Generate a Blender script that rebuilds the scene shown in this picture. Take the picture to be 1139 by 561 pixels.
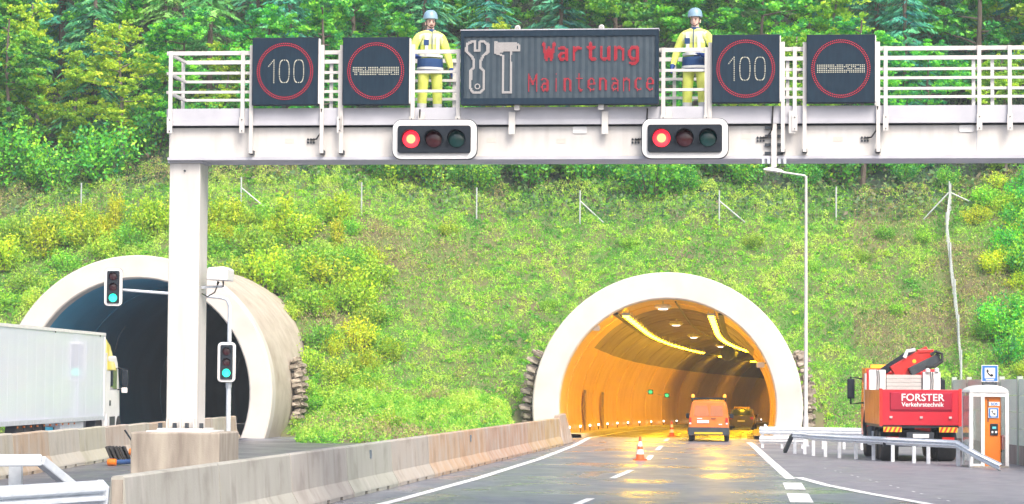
import bpy, bmesh, math, random
import numpy as np
from mathutils import Vector, Matrix, Euler

for _o in list(bpy.data.objects):
    bpy.data.objects.remove(_o)
SC = bpy.context.scene
COL = SC.collection
R = math.radians
random.seed(7)
RNG = np.random.default_rng(11)

# ------------------------------------------------------------------ camera, sky, sun, exposure
FPX, CX, CY, CAMH = 2800.0, 569.5, 280.5, 2.5          # focal length in photo pixels, photo centre, eye height
PITCH = math.atan((426.7 - CY) / FPX)
ROLL = 0.0072
_r0 = Vector((1, 0, 0)); _f = Vector((0, math.cos(PITCH), math.sin(PITCH))); _u0 = _r0.cross(_f)
CR = _r0 * math.cos(ROLL) + _u0 * math.sin(ROLL)
CU = -_r0 * math.sin(ROLL) + _u0 * math.cos(ROLL)
CAM = Vector((0, 0, CAMH))
cam_d = bpy.data.cameras.new('camera'); cam = bpy.data.objects.new('camera', cam_d); COL.objects.link(cam)
cam_d.sensor_width = 36.0; cam_d.lens = 36.0 * FPX / 1139.0
cam_d.clip_start = 0.5; cam_d.clip_end = 2000.0
cam.matrix_world = Matrix(((CR.x, CU.x, -_f.x, 0), (CR.y, CU.y, -_f.y, 0), (CR.z, CU.z, -_f.z, CAMH), (0, 0, 0, 1)))
SC.camera = cam

world = bpy.data.worlds.new('World'); SC.world = world; world.use_nodes = True
_nt = world.node_tree; _nt.nodes.clear()
_sky = _nt.nodes.new('ShaderNodeTexSky'); _sky.sky_type = 'NISHITA'; _sky.sun_disc = False
SUN_EL, SUN_AZ = R(50), R(155)                          # azimuth clockwise from +Y: behind the camera, a little right
_sky.sun_elevation = SUN_EL; _sky.sun_rotation = SUN_AZ
_sky.air_density = 1.0; _sky.dust_density = 6.0; _sky.ozone_density = 1.0
_bg = _nt.nodes.new('ShaderNodeBackground'); _bg.inputs['Strength'].default_value = 0.15
_out = _nt.nodes.new('ShaderNodeOutputWorld')
_nt.links.new(_sky.outputs[0], _bg.inputs[0]); _nt.links.new(_bg.outputs[0], _out.inputs[0])
sun_d = bpy.data.lights.new('sun', 'SUN'); sun = bpy.data.objects.new('sun', sun_d); COL.objects.link(sun)
sun_d.energy = 1.1; sun_d.angle = R(28); sun_d.color = (1.0, 0.95, 0.88)
_sd = Vector((math.sin(SUN_AZ) * math.cos(SUN_EL), math.cos(SUN_AZ) * math.cos(SUN_EL), math.sin(SUN_EL)))
sun.rotation_euler = (-_sd).to_track_quat('-Z', 'Y').to_euler()
sun.location = (0, 0, 60)
SC.view_settings.view_transform = 'Standard'; SC.view_settings.look = 'None'
SC.view_settings.gamma = 1.0; SC.view_settings.use_curve_mapping = False
SC.view_settings.exposure = 1.08
SC.render.engine = 'CYCLES'
SC.cycles.use_denoising = True
SC.cycles.max_bounces = 6; SC.cycles.diffuse_bounces = 3; SC.cycles.glossy_bounces = 3
SC.cycles.transmission_bounces = 4; SC.cycles.transparent_max_bounces = 8
SC.cycles.sample_clamp_indirect = 6.0

# ------------------------------------------------------------------ photo pixel -> place
def ray(px, py):
    return _f + CR * ((px - CX) / FPX) + CU * ((CY - py) / FPX)
def P(px, py, y):                                       # the point seen at that pixel, y metres ahead
    d = ray(px, py); return CAM + d * (y / d.y)
def G(px, py, z=0.0):                                   # the point seen at that pixel on level z
    d = ray(px, py); return CAM + d * ((z - CAMH) / d.z)

# ------------------------------------------------------------------ mesh helpers
class MB:
    def __init__(s): s.v = []; s.f = []; s.m = []
    def add(s, vs, fs, mi=0, M=None):
        b = len(s.v)
        if M is not None: vs = [M @ Vector(v) for v in vs]
        s.v += [tuple(v) for v in vs]
        s.f += [tuple(i + b for i in f) for f in fs]; s.m += [mi] * len(fs)
        return s
    def box(s, c, d, mi=0, rot=None, taper=None):
        x, y, z = d[0] / 2, d[1] / 2, d[2] / 2
        t = taper or (1, 1)
        vs = [(-x, -y, -z), (x, -y, -z), (x, y, -z), (-x, y, -z),
              (-x * t[0], -y * t[1], z), (x * t[0], -y * t[1], z), (x * t[0], y * t[1], z), (-x * t[0], y * t[1], z)]
        M = Matrix.Translation(c)
        if rot: M = M @ Euler(rot).to_matrix().to_4x4()
        return s.add(vs, [(0, 3, 2, 1), (4, 5, 6, 7), (0, 1, 5, 4), (1, 2, 6, 5), (2, 3, 7, 6), (3, 0, 4, 7)], mi, M)
    def b2(s, lo, hi, mi=0):
        return s.box([(a + b) / 2 for a, b in zip(lo, hi)], [b - a for a, b in zip(lo, hi)], mi)
    def beam(s, p0, p1, w, h, mi=0):                    # bar from p0 to p1, w across, h upright
        p0 = Vector(p0); p1 = Vector(p1); a = p1 - p0; L = a.length; a.normalize()
        up = Vector((0, 0, 1)) if abs(a.z) < 0.95 else Vector((0, 1, 0))
        sd = a.cross(up).normalized(); up = sd.cross(a)
        M = Matrix(((sd.x, a.x, up.x, (p0.x + p1.x) / 2), (sd.y, a.y, up.y, (p0.y + p1.y) / 2), (sd.z, a.z, up.z, (p0.z + p1.z) / 2), (0, 0, 0, 1)))
        t = MB().box((0, 0, 0), (w, L, h)); return s.add(t.v, t.f, mi, M)
    def tube(s, pts, r, n=8, mi=0, caps=True):
        pts = [Vector(p) for p in pts]; k = len(pts)
        rs = r if isinstance(r, (list, tuple)) else [r] * k
        vs = []; fs = []; prev = None
        for i, p in enumerate(pts):
            t = (pts[min(i + 1, k - 1)] - pts[max(i - 1, 0)]).normalized()
            if prev is None:
                a = t.cross(Vector((0, 0, 1)) if abs(t.z) < 0.9 else Vector((1, 0, 0))).normalized()
            else:
                a = (prev - t * prev.dot(t)).normalized()
            prev = a; b = t.cross(a)
            for j in range(n):
                an = 2 * math.pi * j / n
                vs.append(p + (a * math.cos(an) + b * math.sin(an)) * rs[i])
        for i in range(k - 1):
            for j in range(n):
                fs.append((i * n + j, i * n + (j + 1) % n, (i + 1) * n + (j + 1) % n, (i + 1) * n + j))
        if caps:
            fs.append(tuple(range(n - 1, -1, -1))); fs.append(tuple((k - 1) * n + j for j in range(n)))
        return s.add(vs, fs, mi)
    def lathe(s, prof, n=16, c=(0, 0, 0), mi=0, axis='z'):   # profile of (radius, height)
        vs = []; fs = []
        for r, z in prof:
            for j in range(n):
                a = 2 * math.pi * j / n
                p = (r * math.cos(a), r * math.sin(a), z)
                if axis == 'y': p = (p[0], z, p[1])
                if axis == 'x': p = (z, p[0], p[1])
                vs.append((p[0] + c[0], p[1] + c[1], p[2] + c[2]))
        k = len(prof)
        for i in range(k - 1):
            for j in range(n):
                q = (i * n + j, i * n + (j + 1) % n, (i + 1) * n + (j + 1) % n, (i + 1) * n + j)
                fs.append(q if axis != 'y' else q[::-1])
        a = tuple(range(n - 1, -1, -1)); b = tuple((k - 1) * n + j for j in range(n))
        if axis == 'y': a = a[::-1]; b = b[::-1]
        fs += [a, b]
        return s.add(vs, fs, mi)
    def prism(s, poly, a, b, axis='y', mi=0):           # 2-D outline pushed from a to b along an axis
        n = len(poly)
        if axis == 'y': f = lambda p, t: (p[0], t, p[1])
        elif axis == 'x': f = lambda p, t: (t, p[0], p[1])
        else: f = lambda p, t: (p[0], p[1], t)
        vs = [f(p, a) for p in poly] + [f(p, b) for p in poly]
        fs = [tuple(range(n)), tuple(range(2 * n - 1, n - 1, -1))]
        fs += [(i, (i + 1) % n, n + (i + 1) % n, n + i)[::-1] for i in range(n)]
        return s.add(vs, fs, mi)
    def sweep(s, prof, path, mi=0, closed=True):        # profile (side, up) carried along a ground path
        path = [Vector(p) for p in path]; n = len(prof); k = len(path); vs = []; fs = []
        for i, p in enumerate(path):
            t = (path[min(i + 1, k - 1)] - path[max(i - 1, 0)]).normalized()
            sd = t.cross(Vector((0, 0, 1))).normalized(); up = sd.cross(t)
            vs += [p + sd * a + up * b for a, b in prof]
        for i in range(k - 1):
            for j in range(n if closed else n - 1):
                fs.append((i * n + j, i * n + (j + 1) % n, (i + 1) * n + (j + 1) % n, (i + 1) * n + j))
        if closed:
            fs.append(tuple(range(n - 1, -1, -1))); fs.append(tuple((k - 1) * n + j for j in range(n)))
        return s.add(vs, fs, mi)
    def loft(s, rings, mi=0, caps=True):
        n = len(rings[0]); vs = [p for r in rings for p in r]; fs = []
        for i in range(len(rings) - 1):
            for j in range(n):
                fs.append((i * n + j, i * n + (j + 1) % n, (i + 1) * n + (j + 1) % n, (i + 1) * n + j))
        if caps:
            fs.append(tuple(range(n - 1, -1, -1))); fs.append(tuple((len(rings) - 1) * n + j for j in range(n)))
        return s.add(vs, fs, mi)
    def mesh(s, name, mats):
        me = bpy.data.meshes.new(name); me.from_pydata(s.v, [], s.f)
        for m in (mats if isinstance(mats, (list, tuple)) else [mats]): me.materials.append(m)
        me.polygons.foreach_set('material_index', s.m)
        bm = bmesh.new(); bm.from_mesh(me); bmesh.ops.recalc_face_normals(bm, faces=bm.faces); bm.to_mesh(me); bm.free()
        return me
    def build(s, name, mats, parent=None, smooth=False, bevel=0.0, loc=None, rot=None):
        return place(name, s.mesh(name, mats), parent, smooth, bevel, loc, rot)

def place(name, me, parent=None, smooth=False, bevel=0.0, loc=None, rot=None):
    o = bpy.data.objects.new(name, me); COL.objects.link(o)
    if parent: o.parent = parent
    if loc: o.location = loc
    if rot: o.rotation_euler = rot
    if smooth:
        me.shade_smooth() if smooth is True else me.shade_smooth()
        if smooth != 'all': me.set_sharp_from_angle(angle=R(38))
    if bevel:
        b = o.modifiers.new('edge', 'BEVEL'); b.width = bevel; b.segments = 2; b.limit_method = 'ANGLE'; b.angle_limit = R(40)
    return o
def tag(o, label, cat, group=None):
    o['label'] = label; o['category'] = cat
    if group: o['group'] = group
    return o
def thing(name, label, cat, loc=(0, 0, 0), rz=0.0, group=None):
    o = bpy.data.objects.new(name, None); COL.objects.link(o)
    o.location = loc; o.rotation_euler = (0, 0, rz); o.empty_display_size = 0.3
    return tag(o, label, cat, group)
def struct(o, kind='structure'):
    o['kind'] = kind; return o
def dup(o, parent=None, **kw):
    c = o.copy(); COL.objects.link(c)
    if parent is not None: c.parent = parent
    for ch in list(o.children): dup(ch, c)
    for k, v in kw.items():
        if k in ('label', 'group'): c[k] = v
    return c
def rrect(w, h, r, n=5, cx=0, cy=0):                     # rounded rectangle outline
    out = []
    for qx, qy, a0 in ((1, 1, 0), (-1, 1, 90), (-1, -1, 180), (1, -1, 270)):
        for i in range(n + 1):
            a = R(a0 + 90 * i / n)
            out.append((cx + qx * (w / 2 - r) + r * math.cos(a), cy + qy * (h / 2 - r) + r * math.sin(a)))
    return out

# ------------------------------------------------------------------ materials
def nodes(name):
    m = bpy.data.materials.new(name); m.use_nodes = True; nt = m.node_tree
    return m, nt, nt.nodes['Principled BSDF'], (lambda t: nt.nodes.new(t)), nt.links.new
def pmat(name, c, c2=None, scale=4.0, rough=0.6, metal=0.0, bump=0.0, stretch=(1, 1, 1), var=0.12, objcol=False, spec=0.5,
         coat=0.0, detail=5.0, lo=0.35, hi=0.7, rvar=0.1, bscale=40.0):
    m, nt, b, N, L = nodes(name)
    tc = N('ShaderNodeTexCoord'); mp = N('ShaderNodeMapping'); mp.inputs['Scale'].default_value = stretch
    L(tc.outputs['Object'], mp.inputs[0])
    nz = N('ShaderNodeTexNoise'); nz.inputs['Scale'].default_value = scale; nz.inputs['Detail'].default_value = detail
    L(mp.outputs[0], nz.inputs['Vector'])
    rp = N('ShaderNodeMapRange'); rp.inputs[1].default_value = lo; rp.inputs[2].default_value = hi; L(nz.outputs['Fac'], rp.inputs[0])
    mx = N('ShaderNodeMix'); mx.data_type = 'RGBA'
    if c2 is None: c2 = tuple(v * (1 - var) for v in c)
    mx.inputs[6].default_value = (*c, 1); mx.inputs[7].default_value = (*c2, 1); L(rp.outputs[0], mx.inputs[0])
    outc = mx.outputs[2]
    if objcol:
        oi = N('ShaderNodeObjectInfo'); m2 = N('ShaderNodeMix'); m2.data_type = 'RGBA'; m2.blend_type = 'MULTIPLY'; m2.inputs[0].default_value = 1
        L(outc, m2.inputs[6]); L(oi.outputs['Color'], m2.inputs[7]); outc = m2.outputs[2]
    L(outc, b.inputs['Base Color'])
    rr = N('ShaderNodeMapRange'); rr.inputs[3].default_value = max(rough - rvar, 0.02); rr.inputs[4].default_value = min(rough + rvar, 1)
    L(nz.outputs['Fac'], rr.inputs[0]); L(rr.outputs[0], b.inputs['Roughness'])
    b.inputs['Metallic'].default_value = metal; b.inputs['Specular IOR Level'].default_value = spec
    if coat: b.inputs['Coat Weight'].default_value = coat; b.inputs['Coat Roughness'].default_value = 0.06
    if bump:
        n2 = N('ShaderNodeTexNoise'); n2.inputs['Scale'].default_value = bscale; n2.inputs['Detail'].default_value = 4
        L(tc.outputs['Object'], n2.inputs['Vector'])
        bp = N('ShaderNodeBump'); bp.inputs['Strength'].default_value = bump; bp.inputs['Distance'].default_value = 0.02
        L(n2.outputs['Fac'], bp.inputs['Height']); L(bp.outputs[0], b.inputs['Normal'])
    return m
def emat(name, c, strength, base=(0.05, 0.05, 0.05)):
    m, nt, b, N, L = nodes(name)
    b.inputs['Base Color'].default_value = (*base, 1); b.inputs['Roughness'].default_value = 0.4
    b.inputs['Emission Color'].default_value = (*c, 1); b.inputs['Emission Strength'].default_value = strength
    return m

M_WHITE = pmat('white_painted_steel', (0.60, 0.588, 0.57), (0.47, 0.455, 0.435), 2.2, 0.4, stretch=(2.5, 2.5, 0.25), detail=7, lo=0.45, hi=0.85)
M_PALE = pmat('pale_grey_steel', (0.50, 0.51, 0.56), (0.42, 0.43, 0.48), 2.0, 0.45)
M_GALV = pmat('galvanised_steel', (0.60, 0.65, 0.70), (0.47, 0.52, 0.57), 7.0, 0.42, metal=0.15, bump=0.05)
M_GALVW = pmat('lightened_galvanised_rail', (0.80, 0.83, 0.86), (0.66, 0.70, 0.74), 7.0, 0.4, bump=0.05)  # galvanised steel lightened in colour to offset shading on the right-hand rails
M_BLACK = pmat('black_housing', (0.010, 0.016, 0.026), (0.016, 0.024, 0.034), 6, 0.6, spec=0.25)
M_DARKSIGN = pmat('dark_sign_face', (0.008, 0.022, 0.040), (0.013, 0.032, 0.054), 3.0, 0.6, stretch=(6, 1, 1), spec=0.2)
M_RUBBER = pmat('black_rubber', (0.02, 0.02, 0.022), (0.035, 0.035, 0.036), 12, 0.75)
M_DARKSTEEL = pmat('dark_steel', (0.035, 0.045, 0.06), (0.06, 0.07, 0.08), 5, 0.5, metal=0.3)
M_GLASS = pmat('dark_glass', (0.02, 0.035, 0.045), (0.03, 0.05, 0.06), 1.0, 0.06, spec=0.8)
M_WHITEPL = pmat('white_plastic', (0.8, 0.8, 0.79), (0.72, 0.72, 0.72), 3, 0.35)
M_CONC = pmat('weathered_concrete', (0.40, 0.36, 0.30), (0.22, 0.19, 0.16), 2.2, 0.85, bump=0.3, stretch=(2.2, 2.2, 0.35))
M_PORTAL = pmat('white_portal_concrete', (0.60, 0.56, 0.515), (0.50, 0.46, 0.415), 0.7, 0.7, bump=0.08, lo=0.45, hi=0.8)
M_TUBE = pmat('weathered_tube_concrete', (0.47, 0.42, 0.35), (0.33, 0.28, 0.22), 0.9, 0.85, bump=0.2, stretch=(1.2, 1.2, 1.2), lo=0.4, hi=0.75)
M_REDPAINT = pmat('red_truck_paint', (0.55, 0.012, 0.03), (0.46, 0.012, 0.03), 2.0, 0.35, coat=0.3)
M_REDBRIGHT = pmat('bright_red_paint', (0.70, 0.025, 0.02), (0.6, 0.02, 0.02), 2.0, 0.35, coat=0.3)
M_ORANGE = pmat('orange_paint', (0.78, 0.20, 0.015), (0.68, 0.16, 0.01), 2.0, 0.4, coat=0.2)
M_YELLOW = pmat('yellow_paint', (0.8, 0.52, 0.02), (0.7, 0.45, 0.02), 3.0, 0.5)
M_ALU = pmat('aluminium_board', (0.62, 0.60, 0.58), (0.5, 0.48, 0.47), 9.0, 0.4, metal=0.35, stretch=(0.4, 1, 3))
M_BLUE = pmat('blue_sign', (0.02, 0.16, 0.5), (0.02, 0.14, 0.45), 3.0, 0.35)
M_SIGNWHITE = pmat('white_sign', (0.8, 0.8, 0.8), (0.75, 0.75, 0.75), 3.0, 0.4)
M_MARK = pmat('road_paint', (0.80, 0.80, 0.79), (0.60, 0.60, 0.60), 1.2, 0.45, detail=9, lo=0.5, hi=0.75)
E_RED = emat('lit_red_led', (1.0, 0.015, 0.045), 0.42, (0.2, 0.01, 0.02))
E_REDSIGN = emat('lit_red_text', (1.0, 0.015, 0.045), 0.26, (0.2, 0.01, 0.02))
E_WHITE = emat('lit_white_led', (1.0, 0.93, 0.72), 0.5)
E_ICON = emat('lit_icon_led', (1.0, 0.90, 0.86), 0.38)
# ------------------------------------------------------------------ terrain numbers
HEAD = R(5.3)                                            # the road's heading, clockwise from straight ahead
HX, HY = math.sin(HEAD), math.cos(HEAD)
def axis_fn(c0, rad=620.0, straight=4.0):                # the centre line of a tube from its mouth
    def at(s):
        if s <= straight:
            return c0[0] + HX * s, c0[1] + HY * s, HEAD
        q = s - straight; a = q / rad
        lx = rad * (1 - math.cos(a)); ly = rad * math.sin(a)
        x0 = c0[0] + HX * straight; y0 = c0[1] + HY * straight
        return x0 + HX * ly + HY * lx, y0 + HY * ly - HX * lx, HEAD + a
    return at
_pr = P(742, 428, 116.5); _pl = P(151, 426, 112.0)
RT_C = (_pr.x, _pr.y); LT_C = (_pl.x, _pl.y)
RT_Z, RT_RI, RT_RO = 1.45, 5.02, 6.25
LT_Z, LT_RI, LT_RO = 1.95, 5.12, 6.14
ax_r = axis_fn(RT_C, 560.0, 26.0); ax_l = axis_fn(LT_C)
def gz(ax, s): return -0.010 * max(0.0, s) if ax is ax_r else 0.0     # the lit tunnel falls away gently

def _hash(ix, iy, seed):
    h = (ix.astype(np.int64) * 374761393 + iy.astype(np.int64) * 668265263 + seed * 974711) & 0x7fffffff
    h = ((h ^ (h >> 13)) * 1274126177) & 0x7fffffff
    return ((h ^ (h >> 16)) & 0xffff) / 65535.0
def vnoise(x, y, seed=0):
    x = np.asarray(x, float); y = np.asarray(y, float)
    ix = np.floor(x); iy = np.floor(y); fx = x - ix; fy = y - iy
    fx = fx * fx * (3 - 2 * fx); fy = fy * fy * (3 - 2 * fy)
    a = _hash(ix, iy, seed); b = _hash(ix + 1, iy, seed); c = _hash(ix, iy + 1, seed); d = _hash(ix + 1, iy + 1, seed)
    return (a * (1 - fx) + b * fx) * (1 - fy) + (c * (1 - fx) + d * fx) * fy
def fbm(x, y, seed=0, o=4):
    t = 0; a = 0.5; n = 0
    for i in range(o):
        t = t + a * vnoise(np.asarray(x) * 2 ** i, np.asarray(y) * 2 ** i, seed + i * 17); n += a; a *= 0.5
    return t / n
def toe(x): return 117.6 - 0.091 * x
BRK = 16.3
def hill(x, y):
    x = np.asarray(x, float); y = np.asarray(y, float)
    s = y - toe(x) + 3.2 * np.exp(-((x + 13.5) / 8.0) ** 2)
    z = np.where(s < BRK, 0.72 * s, 0.72 * BRK + 0.62 * (s - BRK))
    z = np.where(s < 1.5, np.maximum(0.18 * (s + 1.5) ** 2, 0) * np.where(s < -1.5, 0, 1) * 0.667, z)
    bump = (fbm(x * 0.16, y * 0.16, 5) - 0.5) * 1.6 + (fbm(x * 0.7, y * 0.7, 9, 3) - 0.5) * 0.5
    z = z + bump * np.clip(s / 5, 0, 1)
    sm = lambda t: np.clip(t, 0, 1) ** 2 * (3 - 2 * np.clip(t, 0, 1))
    bar = -3.6 + 0.116 * (y - 53.0)                       # a low grassed bank runs forward between the tubes to the barrier
    mound = 1.9 * sm((y - 98) / 24) * sm((x + 9.3) / 1.4) * sm((np.minimum(bar - .75, .6) - x) / 1.2) + (fbm(x * .8, y * .8, 44, 3) - .5) * .3 * sm((y - 98) / 6) * sm((x + 9.3) / 1.4) * sm((np.minimum(bar - .75, .6) - x) / 1.2)
    z = np.where(s < 4, np.maximum(z, mound), z)
    z = z + np.clip((x - 19) * 0.10, 0, 2.5) * np.clip(s / 8, 0, 1)
    return z - 0.05
def hz(x, y): return float(hill(np.array([x]), np.array([y]))[0])
def H(px, py):                                           # the point of the hillside seen at that pixel
    d = ray(px, py); ys = np.arange(98.0, 240.0, 0.1); t = ys / d.y
    x = d.x * t; z = CAMH + d.z * t; h = hill(x, ys)
    k = np.argmax((z <= h) & (z > .02)); return Vector((float(x[k]), float(ys[k]), float(z[k])))

# ------------------------------------------------------------------ ground, hillside, roads
def axis_pts(ax, s0, s1, st): return np.array([ax(s)[:2] for s in np.arange(s0, s1, st)])
_axr = axis_pts(ax_r, -1.0, 120, 0.5); _axl = axis_pts(ax_l, -1.0, 120, 0.5)
def near_axis(X, Y, A):
    out = np.full(X.shape, 1e9)
    for i in range(0, len(A), 1):
        np.minimum(out, np.hypot(X - A[i, 0], Y - A[i, 1]), out=out)
    return out

M_SOIL = pmat('slope_soil', (0.10, 0.19, 0.035), (0.16, 0.13, 0.075), 0.5, 0.95, bump=0.6, detail=8, bscale=12)
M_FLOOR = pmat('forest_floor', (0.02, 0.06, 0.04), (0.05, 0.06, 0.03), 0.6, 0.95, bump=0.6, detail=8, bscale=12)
def build_hill():
    xs = np.arange(-75, 95.01, 0.5); ys = np.arange(97, 150, 0.5)
    ys = np.concatenate([ys, np.arange(150, 190, 2.0)])
    X, Y = np.meshgrid(xs, ys); Z = hill(X, Y)
    dr = near_axis(X, Y, _axr); dl = near_axis(X, Y, _axl)
    cut = (np.hypot(dr, Z - RT_Z) < 5.7) & (Z < 8) | (np.hypot(dl, Z - LT_Z) < 5.7) & (Z < 8)
    cut |= (dr < 5.6) & (Z < RT_Z) | (dl < 5.6) & (Z < LT_Z)
    ny, nx = X.shape
    idx = np.arange(nx * ny).reshape(ny, nx)
    q = np.stack([idx[:-1, :-1], idx[:-1, 1:], idx[1:, 1:], idx[1:, :-1]], -1).reshape(-1, 4)
    c = cut.ravel(); z = Z.ravel()
    keep = ~(c[q].any(1)) & ~((z[q] < -0.04).all(1))
    q = q[keep]
    me = np_mesh('hillside', np.stack([X, Y, Z], -1).reshape(-1, 3), q)
    me.materials.append(M_SOIL); me.materials.append(M_FLOOR); me.shade_smooth()
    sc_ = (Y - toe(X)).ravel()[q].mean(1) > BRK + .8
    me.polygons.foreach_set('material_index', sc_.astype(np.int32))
    return struct(place('hillside', me))
def np_mesh(name, V, Q, colors=None):
    me = bpy.data.meshes.new(name); V = np.asarray(V, np.float32); Q = np.asarray(Q, np.int32); k = Q.shape[1]
    me.vertices.add(len(V)); me.vertices.foreach_set('co', V.ravel())
    me.loops.add(Q.size); me.loops.foreach_set('vertex_index', Q.ravel())
    me.polygons.add(len(Q)); me.polygons.foreach_set('loop_start', np.arange(0, Q.size, k, dtype=np.int32))
    me.polygons.foreach_set('loop_total', np.full(len(Q), k, np.int32))
    me.update(calc_edges=True)
    if colors is not None:
        a = me.attributes.new('tint', 'FLOAT_COLOR', 'POINT')
        c = np.ones((len(V), 4), np.float32); c[:, :3] = colors; a.data.foreach_set('color', c.ravel())
    return me
build_hill()

M_GROUND = pmat('verge_earth', (0.16, 0.15, 0.09), (0.22, 0.20, 0.15), 0.4, 0.95, bump=0.4)
struct(MB().add([(-240, -30, -0.06), (240, -30, -0.06), (240, toe(240) - 1, -0.06), (-240, toe(-240) - 1, -0.06)], [(0, 1, 2, 3)]).build('ground', M_GROUND))

def asphalt(name, c1, c2, wet):
    m, nt, b, N, L = nodes(name)
    tc = N('ShaderNodeTexCoord')
    mp = N('ShaderNodeMapping'); mp.inputs['Scale'].default_value = (0.8, 0.45, 1.0); mp.inputs['Rotation'].default_value = (0, 0, HEAD); L(tc.outputs['Object'], mp.inputs[0])
    n1 = N('ShaderNodeTexNoise'); n1.inputs['Scale'].default_value = 0.55; n1.inputs['Detail'].default_value = 6; n1.inputs['Distortion'].default_value = 0.8; L(mp.outputs[0], n1.inputs['Vector'])
    n2 = N('ShaderNodeTexNoise'); n2.inputs['Scale'].default_value = 1.6; n2.inputs['Detail'].default_value = 8; L(tc.outputs['Object'], n2.inputs['Vector'])
    n3 = N('ShaderNodeTexNoise'); n3.inputs['Scale'].default_value = 45; n3.inputs['Detail'].default_value = 3; L(tc.outputs['Object'], n3.inputs['Vector'])
    mx = N('ShaderNodeMix'); mx.data_type = 'RGBA'; mx.inputs[6].default_value = (*c1, 1); mx.inputs[7].default_value = (*c2, 1)
    r1 = N('ShaderNodeMapRange'); r1.inputs[1].default_value = 0.35; r1.inputs[2].default_value = 0.68; L(n2.outputs['Fac'], r1.inputs[0]); L(r1.outputs[0], mx.inputs[0])
    L(mx.outputs[2], b.inputs['Base Color'])
    r2 = N('ShaderNodeMapRange'); r2.inputs[1].default_value = 0.30; r2.inputs[2].default_value = 0.66
    r2.inputs[3].default_value = wet[0]; r2.inputs[4].default_value = wet[1]; L(n1.outputs['Fac'], r2.inputs[0]); L(r2.outputs[0], b.inputs['Roughness'])
    bp = N('ShaderNodeBump'); bp.inputs['Strength'].default_value = wet[2]; bp.inputs['Distance'].default_value = 0.01
    L(n3.outputs['Fac'], bp.inputs['Height']); L(bp.outputs[0], b.inputs['Normal'])
    b.inputs['Specular IOR Level'].default_value = 0.33
    return m
M_ROAD = asphalt('wet_asphalt', (0.135, 0.145, 0.178), (0.20, 0.208, 0.245), (0.17, 0.46, 0.10))
M_LAYBY = asphalt('damp_layby_asphalt', (0.165, 0.162, 0.185), (0.225, 0.218, 0.24), (0.4, 0.7, 0.2))
M_MEDIAN = asphalt('median_asphalt', (0.10, 0.10, 0.115), (0.15, 0.145, 0.155), (0.25, 0.55, 0.2))

def sheet(name, pts, m):
    return struct(MB().add(pts, [tuple(range(len(pts)))]).build(name, m))
_q = [(RT_C[0] + k * HY + HX * .3, RT_C[1] - k * HX + HY * .3, 0) for k in (9, -7)]
sheet('road', [(-14, 4, 0), (30, 4, 0), (30, 113, 0), _q[0], _q[1], (-14, 116, 0)], M_ROAD)
_bl = lambda y: -3.6 + 0.116 * (y - 53.0)                # the near barrier's foot line
sheet('median', [(-11.0, 30, 0.46), (_bl(30) - 0.5, 30, 0.006), (_bl(106) - 0.5, 106, 0.006), (-11.6, 106, 0.03)], M_MEDIAN)
sheet('carriageway', [(-60, 20, 0.50), (-11.0, 20, 0.50), (-11.6, 112.5, 0.008), (-60, 112.5, 0.008)], M_ROAD)
_e = [G(879, 530), G(919, 541), G(966, 551), G(1021, 561)]
sheet('lay_by', [(_e[3].x + 1.2, 50, 0.004)] + [(p.x + 0.12, p.y + 0.3, 0.004) for p in _e[::-1]] + [(8.9, 92, 0.004), (10.6, 108, 0.004), (14, 116, 0.004), (24, 116, 0.004), (24, 50, 0.004)], M_LAYBY)

# ------------------------------------------------------------------ road markings
def stripe(name, pts, w, z=0.009, mat=None):
    L_ = []; Rr = []
    for i, p in enumerate(pts):
        t = (pts[min(i + 1, len(pts) - 1)] - pts[max(i - 1, 0)]); t.z = 0; t.normalize(); n = Vector((t.y, -t.x, 0)) * w / 2
        L_.append(p - n); Rr.append(p + n)
    vs = [(p.x, p.y, p.z + z) for p in L_] + [(p.x, p.y, p.z + z) for p in Rr]; k = len(pts)
    return struct(MB().add(vs, [(i, k + i, k + i + 1, i + 1) for i in range(k - 1)]).build(name, mat or M_MARK))
def off(ax, s, o):
    x, y, h = ax(s); return Vector((x + o * math.cos(h), y - o * math.sin(h), gz(ax, s)))
stripe('edge_line_marking', [G(300, 592), G(440, 557.5), G(531, 532.5), G(600, 510.8), G(638.6, 496)] + [off(ax_r, s, -3.62) for s in range(0, 250, 6)], 0.24)
stripe('edge_line_marking', [G(879, 533), G(858, 514.5), G(838, 496)] + [off(ax_r, s, 3.55) for s in range(2, 250, 6)], 0.27)
for a, b in (((640, 562), (657, 555)), ((681, 532.5), (702, 523.5)), ((720.5, 512), (724.5, 506.8)), ((731, 501), (735.5, 496.3)), ((740, 491), (743, 488))):
    stripe('lane_dash_marking', [G(*a), G(*b)], 0.19)
for s in (20, 38, 56, 74, 92, 110, 128): stripe('lane_dash_marking', [off(ax_r, s, -0.05), off(ax_r, s + 6, -0.05)], 0.17)
for _ax, _nm in ((ax_r, 'tunnel_road'), (ax_l, 'tunnel_road')):
    _rows = [off(_ax, s, o) for s in [-.2 if _ax is ax_l else .3] + list(range(4, 360, 6)) for o in (-4.95, 4.95)]
    struct(MB().add(_rows, [(i, i + 1, i + 3, i + 2) for i in range(0, len(_rows) - 2, 2)]).build(_nm, M_ROAD))
stripe('block_dash_marking', [G(892, 559.5), G(887, 549.5)], 0.5)
stripe('block_dash_marking', [G(885, 545), G(881, 537.5)], 0.48)
stripe('exit_line_marking', [G(1075, 569), G(1021, 559), G(966, 549.3), G(919, 540), G(888, 531.5)], 0.26)
_d0, _d1 = G(917, 521), G(1075, 563)
for i in range(20):
    t = i / 20; p = _d0.lerp(_d1, t); q = _d0.lerp(_d1, t + 0.016)
    if i % 3 != 1: stripe('dotted_line_marking', [p, q], 0.05)
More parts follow.
